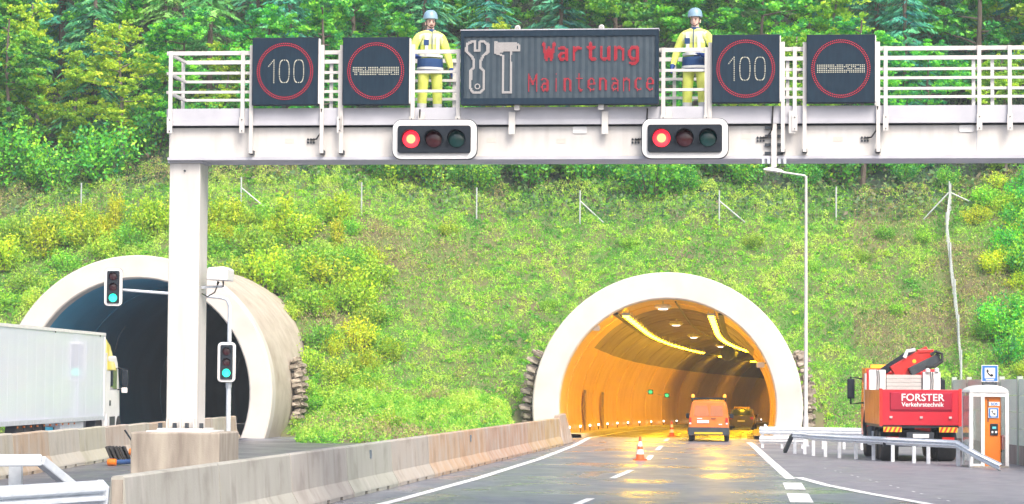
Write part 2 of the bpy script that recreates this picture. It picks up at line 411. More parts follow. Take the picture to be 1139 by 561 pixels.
# ------------------------------------------------------------------ the two tunnels
def arc(ax, s, r, cz, n=44, zb=0.0):
    x, y, h = ax(s); a0 = math.asin((zb - .02 - cz) / r); cz = cz + gz(ax, s); out = []
    for i in range(n + 1):
        a = a0 + (math.pi - 2 * a0) * i / n
        u = r * math.cos(a); out.append((x + u * math.cos(h), y - u * math.sin(h), cz + r * math.sin(a)))
    return out
def strip(mb, rows, mi=0):
    n = len(rows[0]); vs = [p for r in rows for p in r]
    fs = [(i * n + j, i * n + j + 1, (i + 1) * n + j + 1, (i + 1) * n + j) for i in range(len(rows) - 1) for j in range(n - 1)]
    return mb.add(vs, fs, mi)
def tunnel(label, ax, cz, ri, ro, shell_len, seg_len, nseg, m_lining, m_shell, m_vault=None):
    x, y, h = ax(0)
    t = thing('tunnel_portal', label, 'tunnel'); t.location = (x, y, 0); back = (-x, -y, 0)
    mb = MB()
    strip(mb, [arc(ax, 0.9, ri, cz), arc(ax, 0.06, ri, cz), arc(ax, 0, ri + 0.06, cz), arc(ax, 0, ro - 0.06, cz), arc(ax, 0.06, ro, cz), arc(ax, 0.9, ro, cz)])
    mb.build('portal_ring', M_PORTAL, t, smooth=True, loc=back)
    mb = MB()
    strip(mb, [arc(ax, 0.9, ro - 0.01, cz), arc(ax, 0.92, ro - 0.05, cz), arc(ax, shell_len * 0.5, ro - 0.05, cz), arc(ax, shell_len, ro - 0.05, cz)])
    mb.build('outer_shell', m_shell, t, smooth=True, loc=back)
    s = 0.9
    for i in range(nseg):
        mb = MB(); rr = ri + (0.0 if i % 2 else 0.025); e = s + seg_len
        strip(mb, [arc(ax, s - .01, ri + 0.12, cz, 36), arc(ax, s + 0.04, rr, cz, 36), arc(ax, (s + e) / 2, rr, cz, 36), arc(ax, e - 0.04, rr, cz, 36), arc(ax, e + .01, ri + 0.12, cz, 36)])
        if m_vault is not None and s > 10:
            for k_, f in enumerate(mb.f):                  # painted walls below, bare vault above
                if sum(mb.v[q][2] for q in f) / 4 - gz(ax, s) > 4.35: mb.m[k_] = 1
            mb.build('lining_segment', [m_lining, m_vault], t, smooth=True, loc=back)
        else:
            mb.build('lining_segment', m_lining, t, smooth=True, loc=back)
        s = e
    mb = MB(); a = arc(ax, s, ri + 0.2, cz, 36); mb.add(a, [tuple(range(len(a)))]).build('end_wall', m_lining, t, loc=back)
    return t, back
def lining_mat(name, c1, c2, rough):
    m = pmat(name, c1, c2, 0.5, rough, stretch=(1, 1, 0.3), bump=0.05, lo=0.4, hi=0.75)
    return m
M_LINR = lining_mat('amber_glow_wall_paint', (0.78, 0.50, 0.11), (0.66, 0.41, 0.08), 0.38)  # the lamps' amber glow mixed into the colour of pale wall paint
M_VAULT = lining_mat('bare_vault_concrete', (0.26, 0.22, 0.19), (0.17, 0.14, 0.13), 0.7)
M_LINL = lining_mat('hazy_teal_tunnel_lining', (0.05, 0.36, 0.56), (0.04, 0.29, 0.47), 0.6)  # teal of the hazy dark bore put into the concrete's colour
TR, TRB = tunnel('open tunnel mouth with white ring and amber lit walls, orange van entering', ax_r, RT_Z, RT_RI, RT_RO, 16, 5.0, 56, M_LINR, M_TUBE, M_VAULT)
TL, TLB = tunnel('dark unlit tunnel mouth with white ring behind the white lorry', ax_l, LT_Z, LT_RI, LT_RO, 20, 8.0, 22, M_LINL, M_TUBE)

# kerbs inside the lit tunnel with their guide lights
M_KERB = pmat('kerb_concrete', (0.5, 0.47, 0.4), (0.38, 0.35, 0.3), 2, 0.7)
E_GUIDE = emat('guide_light', (1.0, 0.95, 0.8), 3.0)
for sgn in (-1, 1):
    mb = MB(); rows = []
    for s in np.arange(0.9, 300, 4.0):
        rows.append([tuple(off(ax_r, s, sgn * o) + Vector((0, 0, z))) for o, z in ((4.0, 0.004), (4.03, 0.17), (4.87, 0.19))])
    strip(mb, rows); k = mb.build('tunnel_kerb', M_KERB); struct(k)
    for s in np.arange(3.0, 250, 8.0 if sgn < 0 else 16.0):
        x, y, h = ax_r(s); p = off(ax_r, s, sgn * 4.72)
        MB().box((p.x, p.y, p.z + 0.47), (0.10, 0.07, 0.10), rot=(0, 0, -h)).build('guide_light', E_GUIDE, k)
        MB().box((p.x, p.y, p.z + 0.30), (0.05, 0.05, 0.23)).build('guide_light_post', M_DARKSTEEL, k)
mb = MB(); rows = []
for s in np.arange(0.9, 120, 4.0):
    rows.append([tuple(off(ax_l, s, o) + Vector((0, 0, z))) for o, z in ((3.9, 0.004), (3.95, 0.55), (4.15, 0.6), (4.8, 0.62))])
struct(strip(mb, rows).build('tunnel_kerb', M_KERB))

# rows of amber lamps under the vault
E_AMBER = emat('amber_lamp_glass', (1.0, 0.56, 0.008), 40.0)
_lamp = None
def tunnel_lamp(s, o, lab):
    global _lamp
    x, y, h = ax_r(s); p = off(ax_r, s, o)
    if _lamp is None:
        me1 = MB().box((0, 0, 0.07), (0.36, 1.75, 0.12)).box((-0.15, 0.5, 0.2), (0.03, 0.03, 0.2)).box((0.15, -0.5, 0.2), (0.03, 0.03, 0.2)).mesh('housing', M_PALE)
        me2 = MB().box((0, 0, -0.02), (0.24, 1.6, 0.06), taper=(1.1, 1.0)).mesh('diffuser', E_AMBER)
        _lamp = (me1, me2)
    t = thing('tunnel_lamp', lab, 'lamp', (p.x, p.y, p.z + 5.72), -h, 'amber lamps in rows under the tunnel vault')
    place('housing', _lamp[0], t); place('diffuser', _lamp[1], t)
ORD = 'first second third fourth fifth sixth seventh eighth ninth tenth eleventh twelfth thirteenth fourteenth fifteenth sixteenth seventeenth eighteenth nineteenth twentieth'.split() + [a + b for a in ('twenty-', 'thirty-', 'forty-') for b in 'first second third fourth fifth sixth seventh eighth ninth'.split()]
for i, s in enumerate([2.2 + 3.1 * i for i in range(25)] + [90, 110, 135, 165]):
    tunnel_lamp(s, -2.0, ORD[i] + ' amber lamp from the mouth, in the row over the coned-off lane')
    tunnel_lamp(s, 2.0, ORD[i] + ' amber lamp from the mouth, in the row over the van lane')
E_DAY = emat('white_luminaire_glass', (1.0, 0.96, 0.9), 2.5, (0.7, 0.7, 0.7))
for i, s in enumerate((3, 26, 50, 74, 98, 122)):
    x, y, h = ax_r(s); p = off(ax_r, s, -0.3)
    t = thing('ceiling_luminaire', ['white oval ceiling luminaire nearest the tunnel mouth', 'second white oval ceiling luminaire from the tunnel mouth', 'third white oval ceiling luminaire from the tunnel mouth', 'fourth white oval ceiling luminaire from the tunnel mouth', 'fifth white oval ceiling luminaire from the tunnel mouth', 'deepest white oval ceiling luminaire in the tunnel'][i], 'lamp', (p.x, p.y, p.z + 6.22), -h, 'white oval ceiling luminaires')
    mb = MB(); mb.lathe([(0.02, -0.12), (0.3, -0.1), (0.42, 0), (0.36, 0.1), (0.1, 0.13)], 18)
    mb.build('housing', M_WHITEPL, t, smooth=True)
    MB().lathe([(0.02, -0.15), (0.2, -0.14), (0.24, -0.1), (0.02, -0.1)], 14).build('diffuser', E_DAY, t)
    MB().tube([(0, 0, 0.1), (0, 0, 0.26)], 0.03).build('hanger', M_PALE, t)
# cable trays, a duct beside each lamp row, niche door, jet fan, lane signal
def along(s0, s1, o, z, st=4.0):
    return [tuple(off(ax_r, s, o) + Vector((0, 0, z))) for s in np.arange(s0, s1, st)]
for o, lab in ((-2.45, 'dark cable tray beside the longer amber lamp row'), (2.45, 'dark cable tray beside the amber lamp row over the van')):
    tag(MB().sweep([(-0.12, -0.05), (0.12, -0.05), (0.12, 0.05), (-0.12, 0.05)], along(1.0, 190, o, 5.80)).build('cable_tray', M_DARKSTEEL), lab, 'cable tray')
tag(MB().tube(along(1.0, 110, 0.35, 6.38), 0.05, 6).build('ceiling_cable', M_DARKSTEEL), 'dark cable running along the crown of the lit tunnel', 'cable')
x, y, h = ax_r(70); p = off(ax_r, 70, 0.7)
t = thing('jet_fan', 'round jet fan ring hanging deep under the tunnel crown', 'fan', (p.x, p.y, p.z + 5.55), -h)
MB().lathe([(0.48, -1.3), (0.55, -1.3), (0.55, 1.3), (0.48, 1.3), (0.48, -1.3)], 24, axis='y').build('casing', M_DARKSTEEL, t, smooth=True)
for i in range(6): MB().box((0, 0, 0.25), (0.16, 0.03, 0.45), rot=(0, 0, 0.5)).build('blade', M_PALE, t, rot=(0, i * math.pi / 3, 0))
for sx in (-0.4, 0.4): MB().tube([(sx, 0, 0.38), (sx, 0, 0.8)], 0.025).build('hanger', M_PALE, t)
x, y, h = ax_r(30)
for s, lab in ((17, 'dark niche door in the amber tunnel wall, nearer one'), (33, 'dark niche door in the amber tunnel wall, farther one')):
    x, y, h = ax_r(s); p = off(ax_r, s, -4.90)
    t = thing('niche_door', lab, 'door', (p.x, p.y, p.z + 0.2), -h)
    MB().box((0, 0, 1.0), (0.05, 0.95, 2.0)).build('door_leaf', M_LINR, t)
    mb = MB()
    for yy in (-0.52, 0.52): mb.box((0.03, yy, 1.05), (0.06, 0.05, 2.1))
    mb.box((0.03, 0, 2.125), (0.06, 1.1, 0.05)).build('frame', M_VAULT, t)
E_GRN = emat('lit_green', (0.02, 1.0, 0.25), 0.8)
for s, o, z, lab in ((70, -3.9, 2.4, 'small green lane signal above the van on the tunnel wall side'), (64, -4.45, 2.6, 'green lit escape sign on the tunnel wall above the van')):
    x, y, h = ax_r(s); p = off(ax_r, s, o)
    t = thing('lane_signal', lab, 'signal', (p.x, p.y, p.z + z), -h)
    MB().box((0, 0, 0), (0.36, 0.12, 0.32)).build('housing', M_BLACK, t, bevel=0.03)
    MB().prism(rrect(0.24, 0.22, 0.08), -0.10, -0.07, 'y').build('lens', E_GRN, t)
    MB().beam((-0.1, 0, 0), (-0.7 if o > -4.2 else -0.35, 0, 0.05), 0.05, 0.05).build('arm', M_PALE, t)
# wall brackets near the mouth
for px, py, lab in ((663, 365, 'small white camera box on the amber vault, left haunch'), (846, 406, 'small white camera box on the amber wall beside the van lane')):
    q = P(px, py, 118.3); t = thing('tunnel_camera', lab, 'camera', tuple(q))
    MB().box((0, 0, 0), (0.34, 0.5, 0.26)).build('body', M_WHITEPL, t, bevel=0.03)
    sg = -1 if px < 700 else 1
    MB().beam((0, 0.1, 0), (sg * 0.62, 0.1, 0.42 if sg < 0 else 0.2), 0.05, 0.05).build('bracket', M_DARKSTEEL, t)

# ------------------------------------------------------------------ stones banked up against the tubes
M_STONE = pmat('bank_stone', (0.46, 0.40, 0.33), (0.16, 0.13, 0.10), 2.5, 0.9, bump=0.5, bscale=9)
def stone_mesh(seed):
    r = random.Random(seed); bm = bmesh.new(); bmesh.ops.create_cube(bm, size=1)
    bmesh.ops.bevel(bm, geom=bm.edges[:], offset=0.24, segments=2, affect='EDGES')
    for v in bm.verts: v.co += Vector((r.uniform(-.05, .05), r.uniform(-.05, .05), r.uniform(-.06, .06)))
    me = bpy.data.meshes.new('stone'); bm.to_mesh(me); bm.free(); me.materials.append(M_STONE); return me
STONES = [stone_mesh(i) for i in range(5)]
def stone_bank(label, ax, cz, ro, side, s, a0, a1, n, wide, slab):
    x, y, h = ax(s); t = thing('stone_bank', label, 'stone bank', (x + side * ro * math.cos(h), y - side * ro * math.sin(h), 0))
    for i in range(n):
        a = R(a0 + (a1 - a0) * i / (n - 1)); rr = ro + wide * 0.42
        u = side * rr * math.cos(a); z = cz + rr * math.sin(a)
        o = place('stone', STONES[i % 5], t, loc=(x + u * math.cos(h) - t.location.x, y - u * math.sin(h) - t.location.y, max(z, 0.12)))
        o.scale = (wide * random.uniform(0.75, 1.2), 1.3, slab * random.uniform(0.75, 1.15))
        o.rotation_euler = (R(random.uniform(-8, 8)), -side * (a * 0.55 + R(random.uniform(4, 14))), -h + R(random.uniform(-12, 12)))
stone_bank('stacked curved stones along the left foot of the amber tunnel ring', ax_r, RT_Z, RT_RO, -1, 1.6, -13, 22, 12, 0.72, 0.36)
stone_bank('stacked curved stones along the right foot of the amber tunnel ring', ax_r, RT_Z, RT_RO, 1, 1.6, -13, 22, 12, 0.72, 0.36)
stone_bank('stone edging where the dark tunnel tube meets the slope', ax_l, LT_Z, LT_RO, 1, 5.6, -18, 14, 13, 0.6, 0.34)
# ------------------------------------------------------------------ sign gantry across the road
GA = R(6.2)                                              # its right end stands nearer to us
_c = P(206, 420, 48.5); G0 = Vector((_c.x, _c.y, 0))
GX = Vector((math.cos(GA), -math.sin(GA), 0)); GY = Vector((math.sin(GA), math.cos(GA), 0))
def GL(px, py, v=0.0):                                   # pixel -> (along gantry, height) on its plane v metres behind the front
    d = ray(px, py); t = (G0 + GY * v - CAM).dot(GY) / d.dot(GY); p = CAM + d * t
    return (p - G0).dot(GX), p.z
def gl(px, py, v=0.0):
    u, z = GL(px, py, v); return G0 + GX * u + GY * v + Vector((0, 0, z))
gan = thing('sign_gantry', 'white steel sign gantry with railed walkway spanning the road on a square column', 'gantry', tuple(G0), -GA)
UE = 25.5; U0 = GL(188.5, 100, -0.35)[0]
Z_RT = GL(240, 58, -0.35)[1]; Z_TT = GL(240, 121.5, -0.35)[1]; Z_TB = GL(240, 134.5, -0.35)[1]
Z_BT = GL(240, 142.5, -0.3)[1]; Z_BB = GL(240, 175.5, -0.3)[1]
ZF = Z_TT - 0.13
VF, VB = -0.42, 0.95                                     # walkway front and back
MB().b2((U0, -0.33, Z_BB), (UE, 0.62, Z_BT)).build('box_beam', M_WHITE, gan, bevel=0.012)
MB().b2((U0 - 0.01, -0.40, Z_BB - 0.055), (UE, 0.70, Z_BB - 0.002)).build('bottom_flange', M_PALE, gan)
for u in (4.55, 9.8, 15.0, 20.2):
    MB().b2((u, -0.334, Z_BB + 0.01), (u + 0.012, -0.331, Z_BT - 0.01)).build('weld_seam', M_PALE, gan)
MB().b2((U0, -0.2, Z_BT + 0.002), (UE, 0.8, Z_BT + 0.05)).build('floor_bearer', M_DARKSTEEL, gan)
MB().b2((U0, VF + 0.06, ZF - 0.05), (UE, VB - 0.06, ZF)).build('walkway_floor', M_GALV, gan)
for v, nm in ((VF, 'toe_board'), (VB, 'toe_board')):
    mb = MB(); mb.b2((U0, v - 0.012, Z_TB + 0.0), (UE, v + 0.012, Z_TT)).b2((U0, v - 0.03, Z_TB - 0.10), (UE, v + 0.01, Z_TB - 0.003))
    mb.build(nm, M_PALE, gan)
MB().b2((U0 - 0.03, VF, Z_TB - 0.08), (U0, VB, Z_TT - 0.002)).build('end_board', M_PALE, gan)
RZ = [Z_RT - 0.035, Z_RT - 0.035 - 0.385, Z_RT - 0.035 - 0.75]
for v in (VF, VB):
    for i, z in enumerate(RZ):
        hh = 0.075 if i == 0 else 0.05
        MB().b2((U0 - 0.035, v - 0.03, z - hh / 2), (UE, v + 0.03, z + hh / 2)).build('rail', M_WHITE, gan)
for i, z in enumerate(RZ):
    MB().b2((U0 - 0.03, VF + 0.03, z - 0.025), (U0 + 0.03, VB - 0.03, z + 0.025)).build('end_rail', M_WHITE, gan)
POSTS = [GL(x, 100, VF)[0] for x in (190.5, 270.7, 379, 459, 510, 738, 786, 884, 985, 1089)] + [15.6 + 1.75 * i for i in range(5)]
for i, u in enumerate(POSTS):
    mb = MB(); mb.b2((u - 0.036, VF - 0.075, Z_BT - 0.10), (u + 0.036, VF - 0.032, Z_RT + 0.003)).b2((u - 0.05, VF - 0.10, Z_BT - 0.12), (u + 0.05, VF - 0.077, Z_TB + 0.05))
    po = mb.build('post', M_WHITE, gan)
    for zz in (Z_BT - 0.08, Z_TB): MB().lathe([(0.012, -0.014), (0.012, 0)], 8, (u, VF - 0.10, zz), axis='y').build('bolt', M_DARKSTEEL, po)
for u in [GL(x, 100, VB)[0] for x in (203, 368, 470, 505, 750, 876, 975, 1083)] + [15.4 + 1.75 * i for i in range(5)]:
    MB().b2((u - 0.033, VB + 0.031, Z_TB), (u + 0.033, VB + 0.07, Z_RT + 0.003)).build('post', M_WHITE, gan)
# clamps with hook plates below the toe board, inspection plates, cable entries
for x in (569.5, 673, 469, 744, 881):
    u, z = GL(x, 134, -0.46)
    MB().b2((u - 0.06, -0.50, Z_BT - 0.16), (u + 0.06, -0.45, Z_TB + 0.13)).build('clamp_plate', M_WHITE, gan)
for x in (645, 1075):
    u, z = GL(x, 143, -0.35)
    MB().prism(rrect(0.27, 0.13, 0.03, 3, u, Z_BT - 0.07), -0.352, -0.336).build('inspection_cover', M_WHITEPL, gan)
for x, y in ((346, 157), (455, 158), (707, 157), (846, 155), (962, 155)):
    u, z = GL(x, y, -0.34); mb = MB()
    for ix in range(3):
        for iz in range(2): mb.lathe([(0.022, -0.03), (0.022, 0)], 8, (u + (ix - 1) * 0.055, -0.332, z + (iz - 0.5) * 0.06), axis='y')
    mb.build('cable_gland', M_DARKSTEEL, gan)
    pts = [(u, -0.37, z + 0.02), (u + 0.12, -0.42, z + 0.03), (u + 0.21, -0.43, z + 0.16), (u + 0.23, -0.52, z + 0.6)]
    MB().tube(pts, 0.016, 6).build('cable', M_RUBBER, gan)
for x, y in ((322, 157), (546, 156), (624, 157), (830, 152), (932, 155)):        # faint maker's plates
    u, z = GL(x, y, -0.34)
    MB().b2((u - 0.09, -0.335, z - 0.045), (u + 0.09, -0.331, z + 0.045)).build('marker_plate', M_PORTAL, gan)
# column with base plate; plinth
CWX = 0.60
col = MB().b2((-CWX / 2, -0.25, 1.60), (CWX / 2, 0.43, Z_BB - 0.10)).build('column', M_WHITE, gan, bevel=0.012)
MB().b2((-CWX / 2 - 0.03, -0.29, Z_BB - 0.10), (CWX / 2 + 0.05, 0.47, Z_BB - 0.057)).build('cap_plate', M_PALE, col)
MB().b2((-CWX / 2 - 0.14, -0.40, 1.555), (CWX / 2 + 0.14, 0.58, 1.60)).build('base_plate', M_WHITE, col)
for u in (-0.40, -0.12, 0.12, 0.40):
    MB().b2((u - 0.035, -0.33, 1.602), (u + 0.035, -0.27, 1.70)).build('anchor_bolt', M_DARKSTEEL, col)
for u in (-0.26, 0.0, 0.26): MB().b2((u - 0.012, -0.36, 1.601), (u + 0.012, -0.252, 1.78)).build('gusset', M_WHITE, col)
MB().lathe([(0.02, -0.03), (0.02, 0)], 8, (0.0, -0.253, Z_BB - 0.25), axis='y').build('bolt', M_DARKSTEEL, col)
MB().box((0.0, 0.1, 0.77), (1.72, 1.7, 1.52)).build('concrete_plinth', M_CONC, gan, bevel=0.03)
MB().b2((-0.62, -0.52, 1.531), (0.62, 0.7, 1.554)).build('grout_bed', M_WHITEPL, gan)
col2 = MB().b2((UE - 0.8, -0.25, 0.0), (UE - 0.15, 0.43, Z_BB - 0.057)).build('column', M_WHITE, gan)

# ------------------------------------------------------------------ lamp dots
class DB(MB):
    def build(s, *a, **k): o = MB.build(s, *a, **k); o['kind'] = 'stuff'; return o
def dots(pts, r, y0, y1, n=6, sq=False):                 # pts: (x, z); small studs from y1 out to y0
    mb = DB()
    for x, z in pts:
        if sq: mb.b2((x - r, y0, z - r), (x + r, y1, z + r))
        else: mb.lathe([(r, y1), (r * 0.9, y0)], n, (x, 0, z), axis='y')
    return mb
def raster(segs, w, pitch, box):                         # grid points within w of any stroke
    xs = np.arange(box[0], box[1], pitch); zs = np.arange(box[2], box[3], pitch)
    X, Z = np.meshgrid(xs, zs); D = np.full(X.shape, 1e9)
    for (ax_, az), (bx, bz) in segs:
        dx, dz = bx - ax_, bz - az; L2 = dx * dx + dz * dz + 1e-12
        t = np.clip(((X - ax_) * dx + (Z - az) * dz) / L2, 0, 1)
        D = np.minimum(D, np.hypot(X - ax_ - t * dx, Z - az - t * dz))
    k = D < w
    return list(zip(X[k], Z[k]))
def poly(pts): return [(pts[i], pts[i + 1]) for i in range(len(pts) - 1)]
def sample(pts, st):
    out = []
    for a, b in poly(pts):
        L_ = math.hypot(b[0] - a[0], b[1] - a[1]); n = max(1, round(L_ / st))
        out += [(a[0] + (b[0] - a[0]) * i / n, a[1] + (b[1] - a[1]) * i / n) for i in range(n)]
    return out + [pts[-1]]

def led_sign(px, kind, label, x0, x1, y0, y1):
    a = gl(x0, y1, -0.62); b = gl(x1, y0, -0.62); w = (b - a).dot(GX); hgt = b.z - a.z; c = (a + b) / 2
    t = thing('matrix_sign', label, 'road sign', (c.x, c.y, a.z), -GA, 'square matrix signs on the gantry')
    MB().b2((-w / 2, 0, 0), (w / 2, 0.16, hgt)).build('housing', M_BLACK, t, bevel=0.01)
    MB().b2((-w / 2 + 0.012, -0.004, 0.012), (w / 2 - 0.012, -0.0005, hgt - 0.012)).build('face', M_DARKSIGN, t)
    MB().b2((w / 2 + 0.001, 0.03, 0.03), (w / 2 + 0.02, 0.17, hgt - 0.02)).build('edge_strip', M_WHITEPL, t)
    cz = hgt / 2
    ring = []
    for k, rr in enumerate((0.535, 0.497)):
        n = 88
        ring += [(rr * math.cos(2 * math.pi * (i + 0.5 * k) / n), cz + rr * math.sin(2 * math.pi * (i + 0.5 * k) / n)) for i in range(n)]
    dots(ring, 0.0105, -0.014, -0.004).build('red_lamp_ring', E_RED, t)
    if kind == '100':
        segs = []
        one = sample([(-0.315, cz + 0.10), (-0.22, cz + 0.215)], 0.035) + sample([(-0.215, cz + 0.215), (-0.215, cz - 0.215)], 0.035)
        dots(one, 0.0105, -0.014, -0.004).build('digit_lamps', E_WHITE, t)
        for ox in (-0.015, 0.265):
            pts = []
            for i in range(33):
                an = 2 * math.pi * i / 32
                sx, sz = math.cos(an), math.sin(an)
                pts.append((ox + 0.095 * math.copysign(abs(sx) ** 0.55, sx), cz + 0.215 * math.copysign(abs(sz) ** 0.8, sz)))
            segs = sample(pts, 0.034)
            dots(segs, 0.0105, -0.014, -0.004).build('digit_lamps', E_WHITE, t)
    else:
        rg = random.Random(px); pp = []
        for i in range(27):
            for j in range(5):
                if rg.random() < 0.93: pp.append((-0.43 + i * 0.0331, cz - 0.066 + j * 0.033))
        dots(pp, 0.0105, -0.014, -0.004).build('bar_lamps', E_WHITE, t)
    # straps down to the beam
    zb = Z_BB - a.z
    for u in (-w / 2 - 0.035, w / 2 + 0.06):
        MB().b2((u - 0.035, 0.10, zb + 0.06), (u + 0.035, 0.145, hgt * 0.9)).build('hanger_strap', M_WHITE, t)
    for u in (-w / 2 - 0.035, w / 2 + 0.06):
        MB().b2((u - 0.045, 0.145, zb + 0.05), (u + 0.045, 0.285, zb + 0.12)).build('clamp', M_DARKSTEEL, t)
led_sign(1, '100', 'square dark matrix sign showing 100 in a red ring, nearest the column', 280.0, 354.2, 41.7, 117.3)
led_sign(2, 'bar', 'square matrix sign showing a pale bar in a red ring next to the left worker', 380.6, 455.3, 41.2, 117.0)
led_sign(3, '100', 'square dark matrix sign showing 100 in a red ring beside the right worker', 791.7, 867.3, 38.3, 114.8)
led_sign(4, 'bar', 'square matrix sign showing a pale bar in a red ring, farthest from the column', 897.2, 973.4, 38.1, 114.8)

# the wide message sign
a = gl(512.2, 116.6, -0.66); b = gl(732.8, 32.8, -0.66); w = (b - a).dot(GX); hgt = b.z - a.z; c = (a + b) / 2
vms = thing('message_sign', 'wide dark message sign with wrench, hammer and red words Wartung Maintenance', 'message sign', (c.x, c.y, a.z), -GA)
MB().b2((-w / 2, 0, 0), (w / 2, 0.24, hgt)).build('housing', M_BLACK, vms, bevel=0.012)
fr = 0.062; fb = 0.115
mb = MB(); mb.b2((-w / 2, -0.03, 0), (-w / 2 + fr, -0.001, hgt)).b2((w / 2 - fr, -0.03, 0), (w / 2, -0.001, hgt))
mb.b2((-w / 2 + fr, -0.03, 0), (w / 2 - fr, -0.001, fb)).b2((-w / 2 + fr, -0.03, hgt - fb), (w / 2 - fr, -0.001, hgt)); mb.build('frame', M_DARKSIGN, vms)
M_SLATE = pmat('louvre_face', (0.036, 0.056, 0.076), (0.05, 0.074, 0.095), 5, 0.5, spec=0.3)
mb = MB(); nl = 30; pw = (w - 2 * fr) / nl
for i in range(nl):
    x = -w / 2 + fr + i * pw
    mb.add([(x, -0.002, fb), (x + pw * 0.5, -0.011, fb), (x + pw, -0.002, fb), (x, -0.002, hgt - fb), (x + pw * 0.5, -0.011, hgt - fb), (x + pw, -0.002, hgt - fb)], [(0, 1, 4, 3), (1, 2, 5, 4)])
mb.build('louvre_face', M_SLATE, vms)
MB().b2((-w / 2 - 0.008, -0.035, hgt + 0.001), (w / 2 + 0.008, 0.26, hgt + 0.02)).build('top_cover', M_PALE, vms)
for u in (-w * 0.215, w * 0.21):
    MB().lathe([(0.035, -0.015), (0.055, 0), (0.035, 0.015), (0.022, 0), (0.035, -0.015)], 14, (u, 0.1, hgt + 0.06), axis='y').build('lifting_eye', M_WHITE, vms)
    MB().b2((u - 0.05, 0.05, -0.10), (u + 0.05, 0.2, -0.001)).build('foot', M_WHITE, vms)
def V2(zx, zy):                                          # position on the sign face from an enlarged view of it
    px = 500 + zx / 4.746; py = 25 + zy / 4.746; u, z = GL(px, py, -0.69)
    return (u - (c - G0).dot(GX), z - a.z)
LET = {  # strokes in a box 1 wide, x-height 0.72, cap height 1
 'W': [[(0, 1), (.27, 0), (.5, .75), (.73, 0), (1, 1)]], 'M': [[(0, 0), (0, 1), (.5, .4), (1, 1), (1, 0)]],
 'a': [[(.08, .68), (.5, .75), (.95, .6), (.95, 0)], [(.95, .42), (.35, .42), (.05, .22), (.3, 0), (.95, .12)]],
 'r': [[(.15, 0), (.15, .75)], [(.15, .5), (.5, .73), (.95, .7)]], 't': [[(.45, 1), (.45, .12), (.65, 0), (.95, .02)], [(.1, .74), (.9, .74)]],
 'u': [[(.05, .75), (.05, .15), (.3, 0), (.95, .1)], [(.95, .75), (.95, 0)]], 'n': [[(.05, 0), (.05, .75)], [(.05, .6), (.5, .75), (.92, .6), (.92, 0)]],
 'g': [[(.95, .75), (.95, -.12), (.6, -.26), (.1, -.22)], [(.95, .68), (.4, .75), (.05, .5), (.05, .22), (.4, 0), (.95, .12)]],
 'i': [[(.5, 0), (.5, .75)], [(.5, 1.0), (.5, 1.02)]], 'e': [[(.05, .4), (.95, .4), (.9, .62), (.5, .75), (.1, .6), (.05, .2), (.4, 0), (.9, .06)]],
 'c': [[(.92, .68), (.5, .75), (.1, .58), (.05, .2), (.4, 0), (.92, .07)]]}
def word(txt, xz, fill, base, cap, th, mat, nm, pitch):
    x0 = V2(xz[0], base)[0]; x1 = V2(xz[1], base)[0]; zb = V2(xz[0], base)[1]; hc = V2(xz[0], cap)[1] - zb
    st = (x1 - x0) / len(txt); segs = []
    for i, ch in enumerate(txt):
        f = fill * (1.25 if ch in 'WM' else 1.0)
        segs = []
        for pl in LET[ch]:
            segs += poly([(x0 + st * i + st * (0.5 - f / 2) + p[0] * st * f, zb + p[1] * hc) for p in pl])
        pts = raster(segs, th, pitch, (x0 - .05, x1 + .05, zb - 0.12, zb + hc + .05))
        dots(pts, pitch * 0.36, -0.029, -0.021, sq=True).build(nm, mat, vms)
word('Wartung', (487, 1008), 0.60, 198, 112, 0.027, E_REDSIGN, 'lamp_letter', 0.0215)
word('Maintenance', (408, 1090), 0.56, 360, 275, 0.0155, E_REDSIGN, 'lamp_letter', 0.0215)
wr = [(145, 150), (133, 150), (133, 103), (118, 100), (92, 115), (88, 150), (120, 182), (128, 200), (128, 240), (112, 255), (110, 350), (125, 370), (165, 370), (181, 350), (180, 255), (165, 240), (165, 200), (175, 180), (203, 155), (203, 118), (180, 100), (160, 103), (160, 150), (145, 150)]
hm = [(280, 175), (240, 160), (240, 108), (300, 112), (370, 120), (370, 145), (325, 150), (322, 175), (322, 370), (283, 370), (283, 175)]
pts = raster(poly([V2(*p) for p in wr]), 0.024, 0.0215, (-w / 2, w / 2, 0, hgt))
pt2 = [(V2(147, 338)[0] + 0.045 * math.cos(q), V2(147, 338)[1] + 0.045 * math.sin(q)) for q in np.arange(0, 6.2, 0.5)]
dots(pts, 0.0085, -0.029, -0.021, sq=True).build('wrench_symbol', E_ICON, vms)
dots(pt2, 0.0085, -0.029, -0.021, sq=True).build('wrench_hole_symbol', E_ICON, vms)
segs = poly([V2(*p) for p in hm])
for q in np.arange(112, 160, 5.0): segs += [(V2(245, q), V2(276 if q > 150 else 350, q if q < 150 else q - 2))]
pts = raster(segs, 0.021, 0.0215, (-w / 2, w / 2, 0, hgt))
dots(pts, 0.0085, -0.029, -0.021, sq=True).build('hammer_symbol', E_ICON, vms)

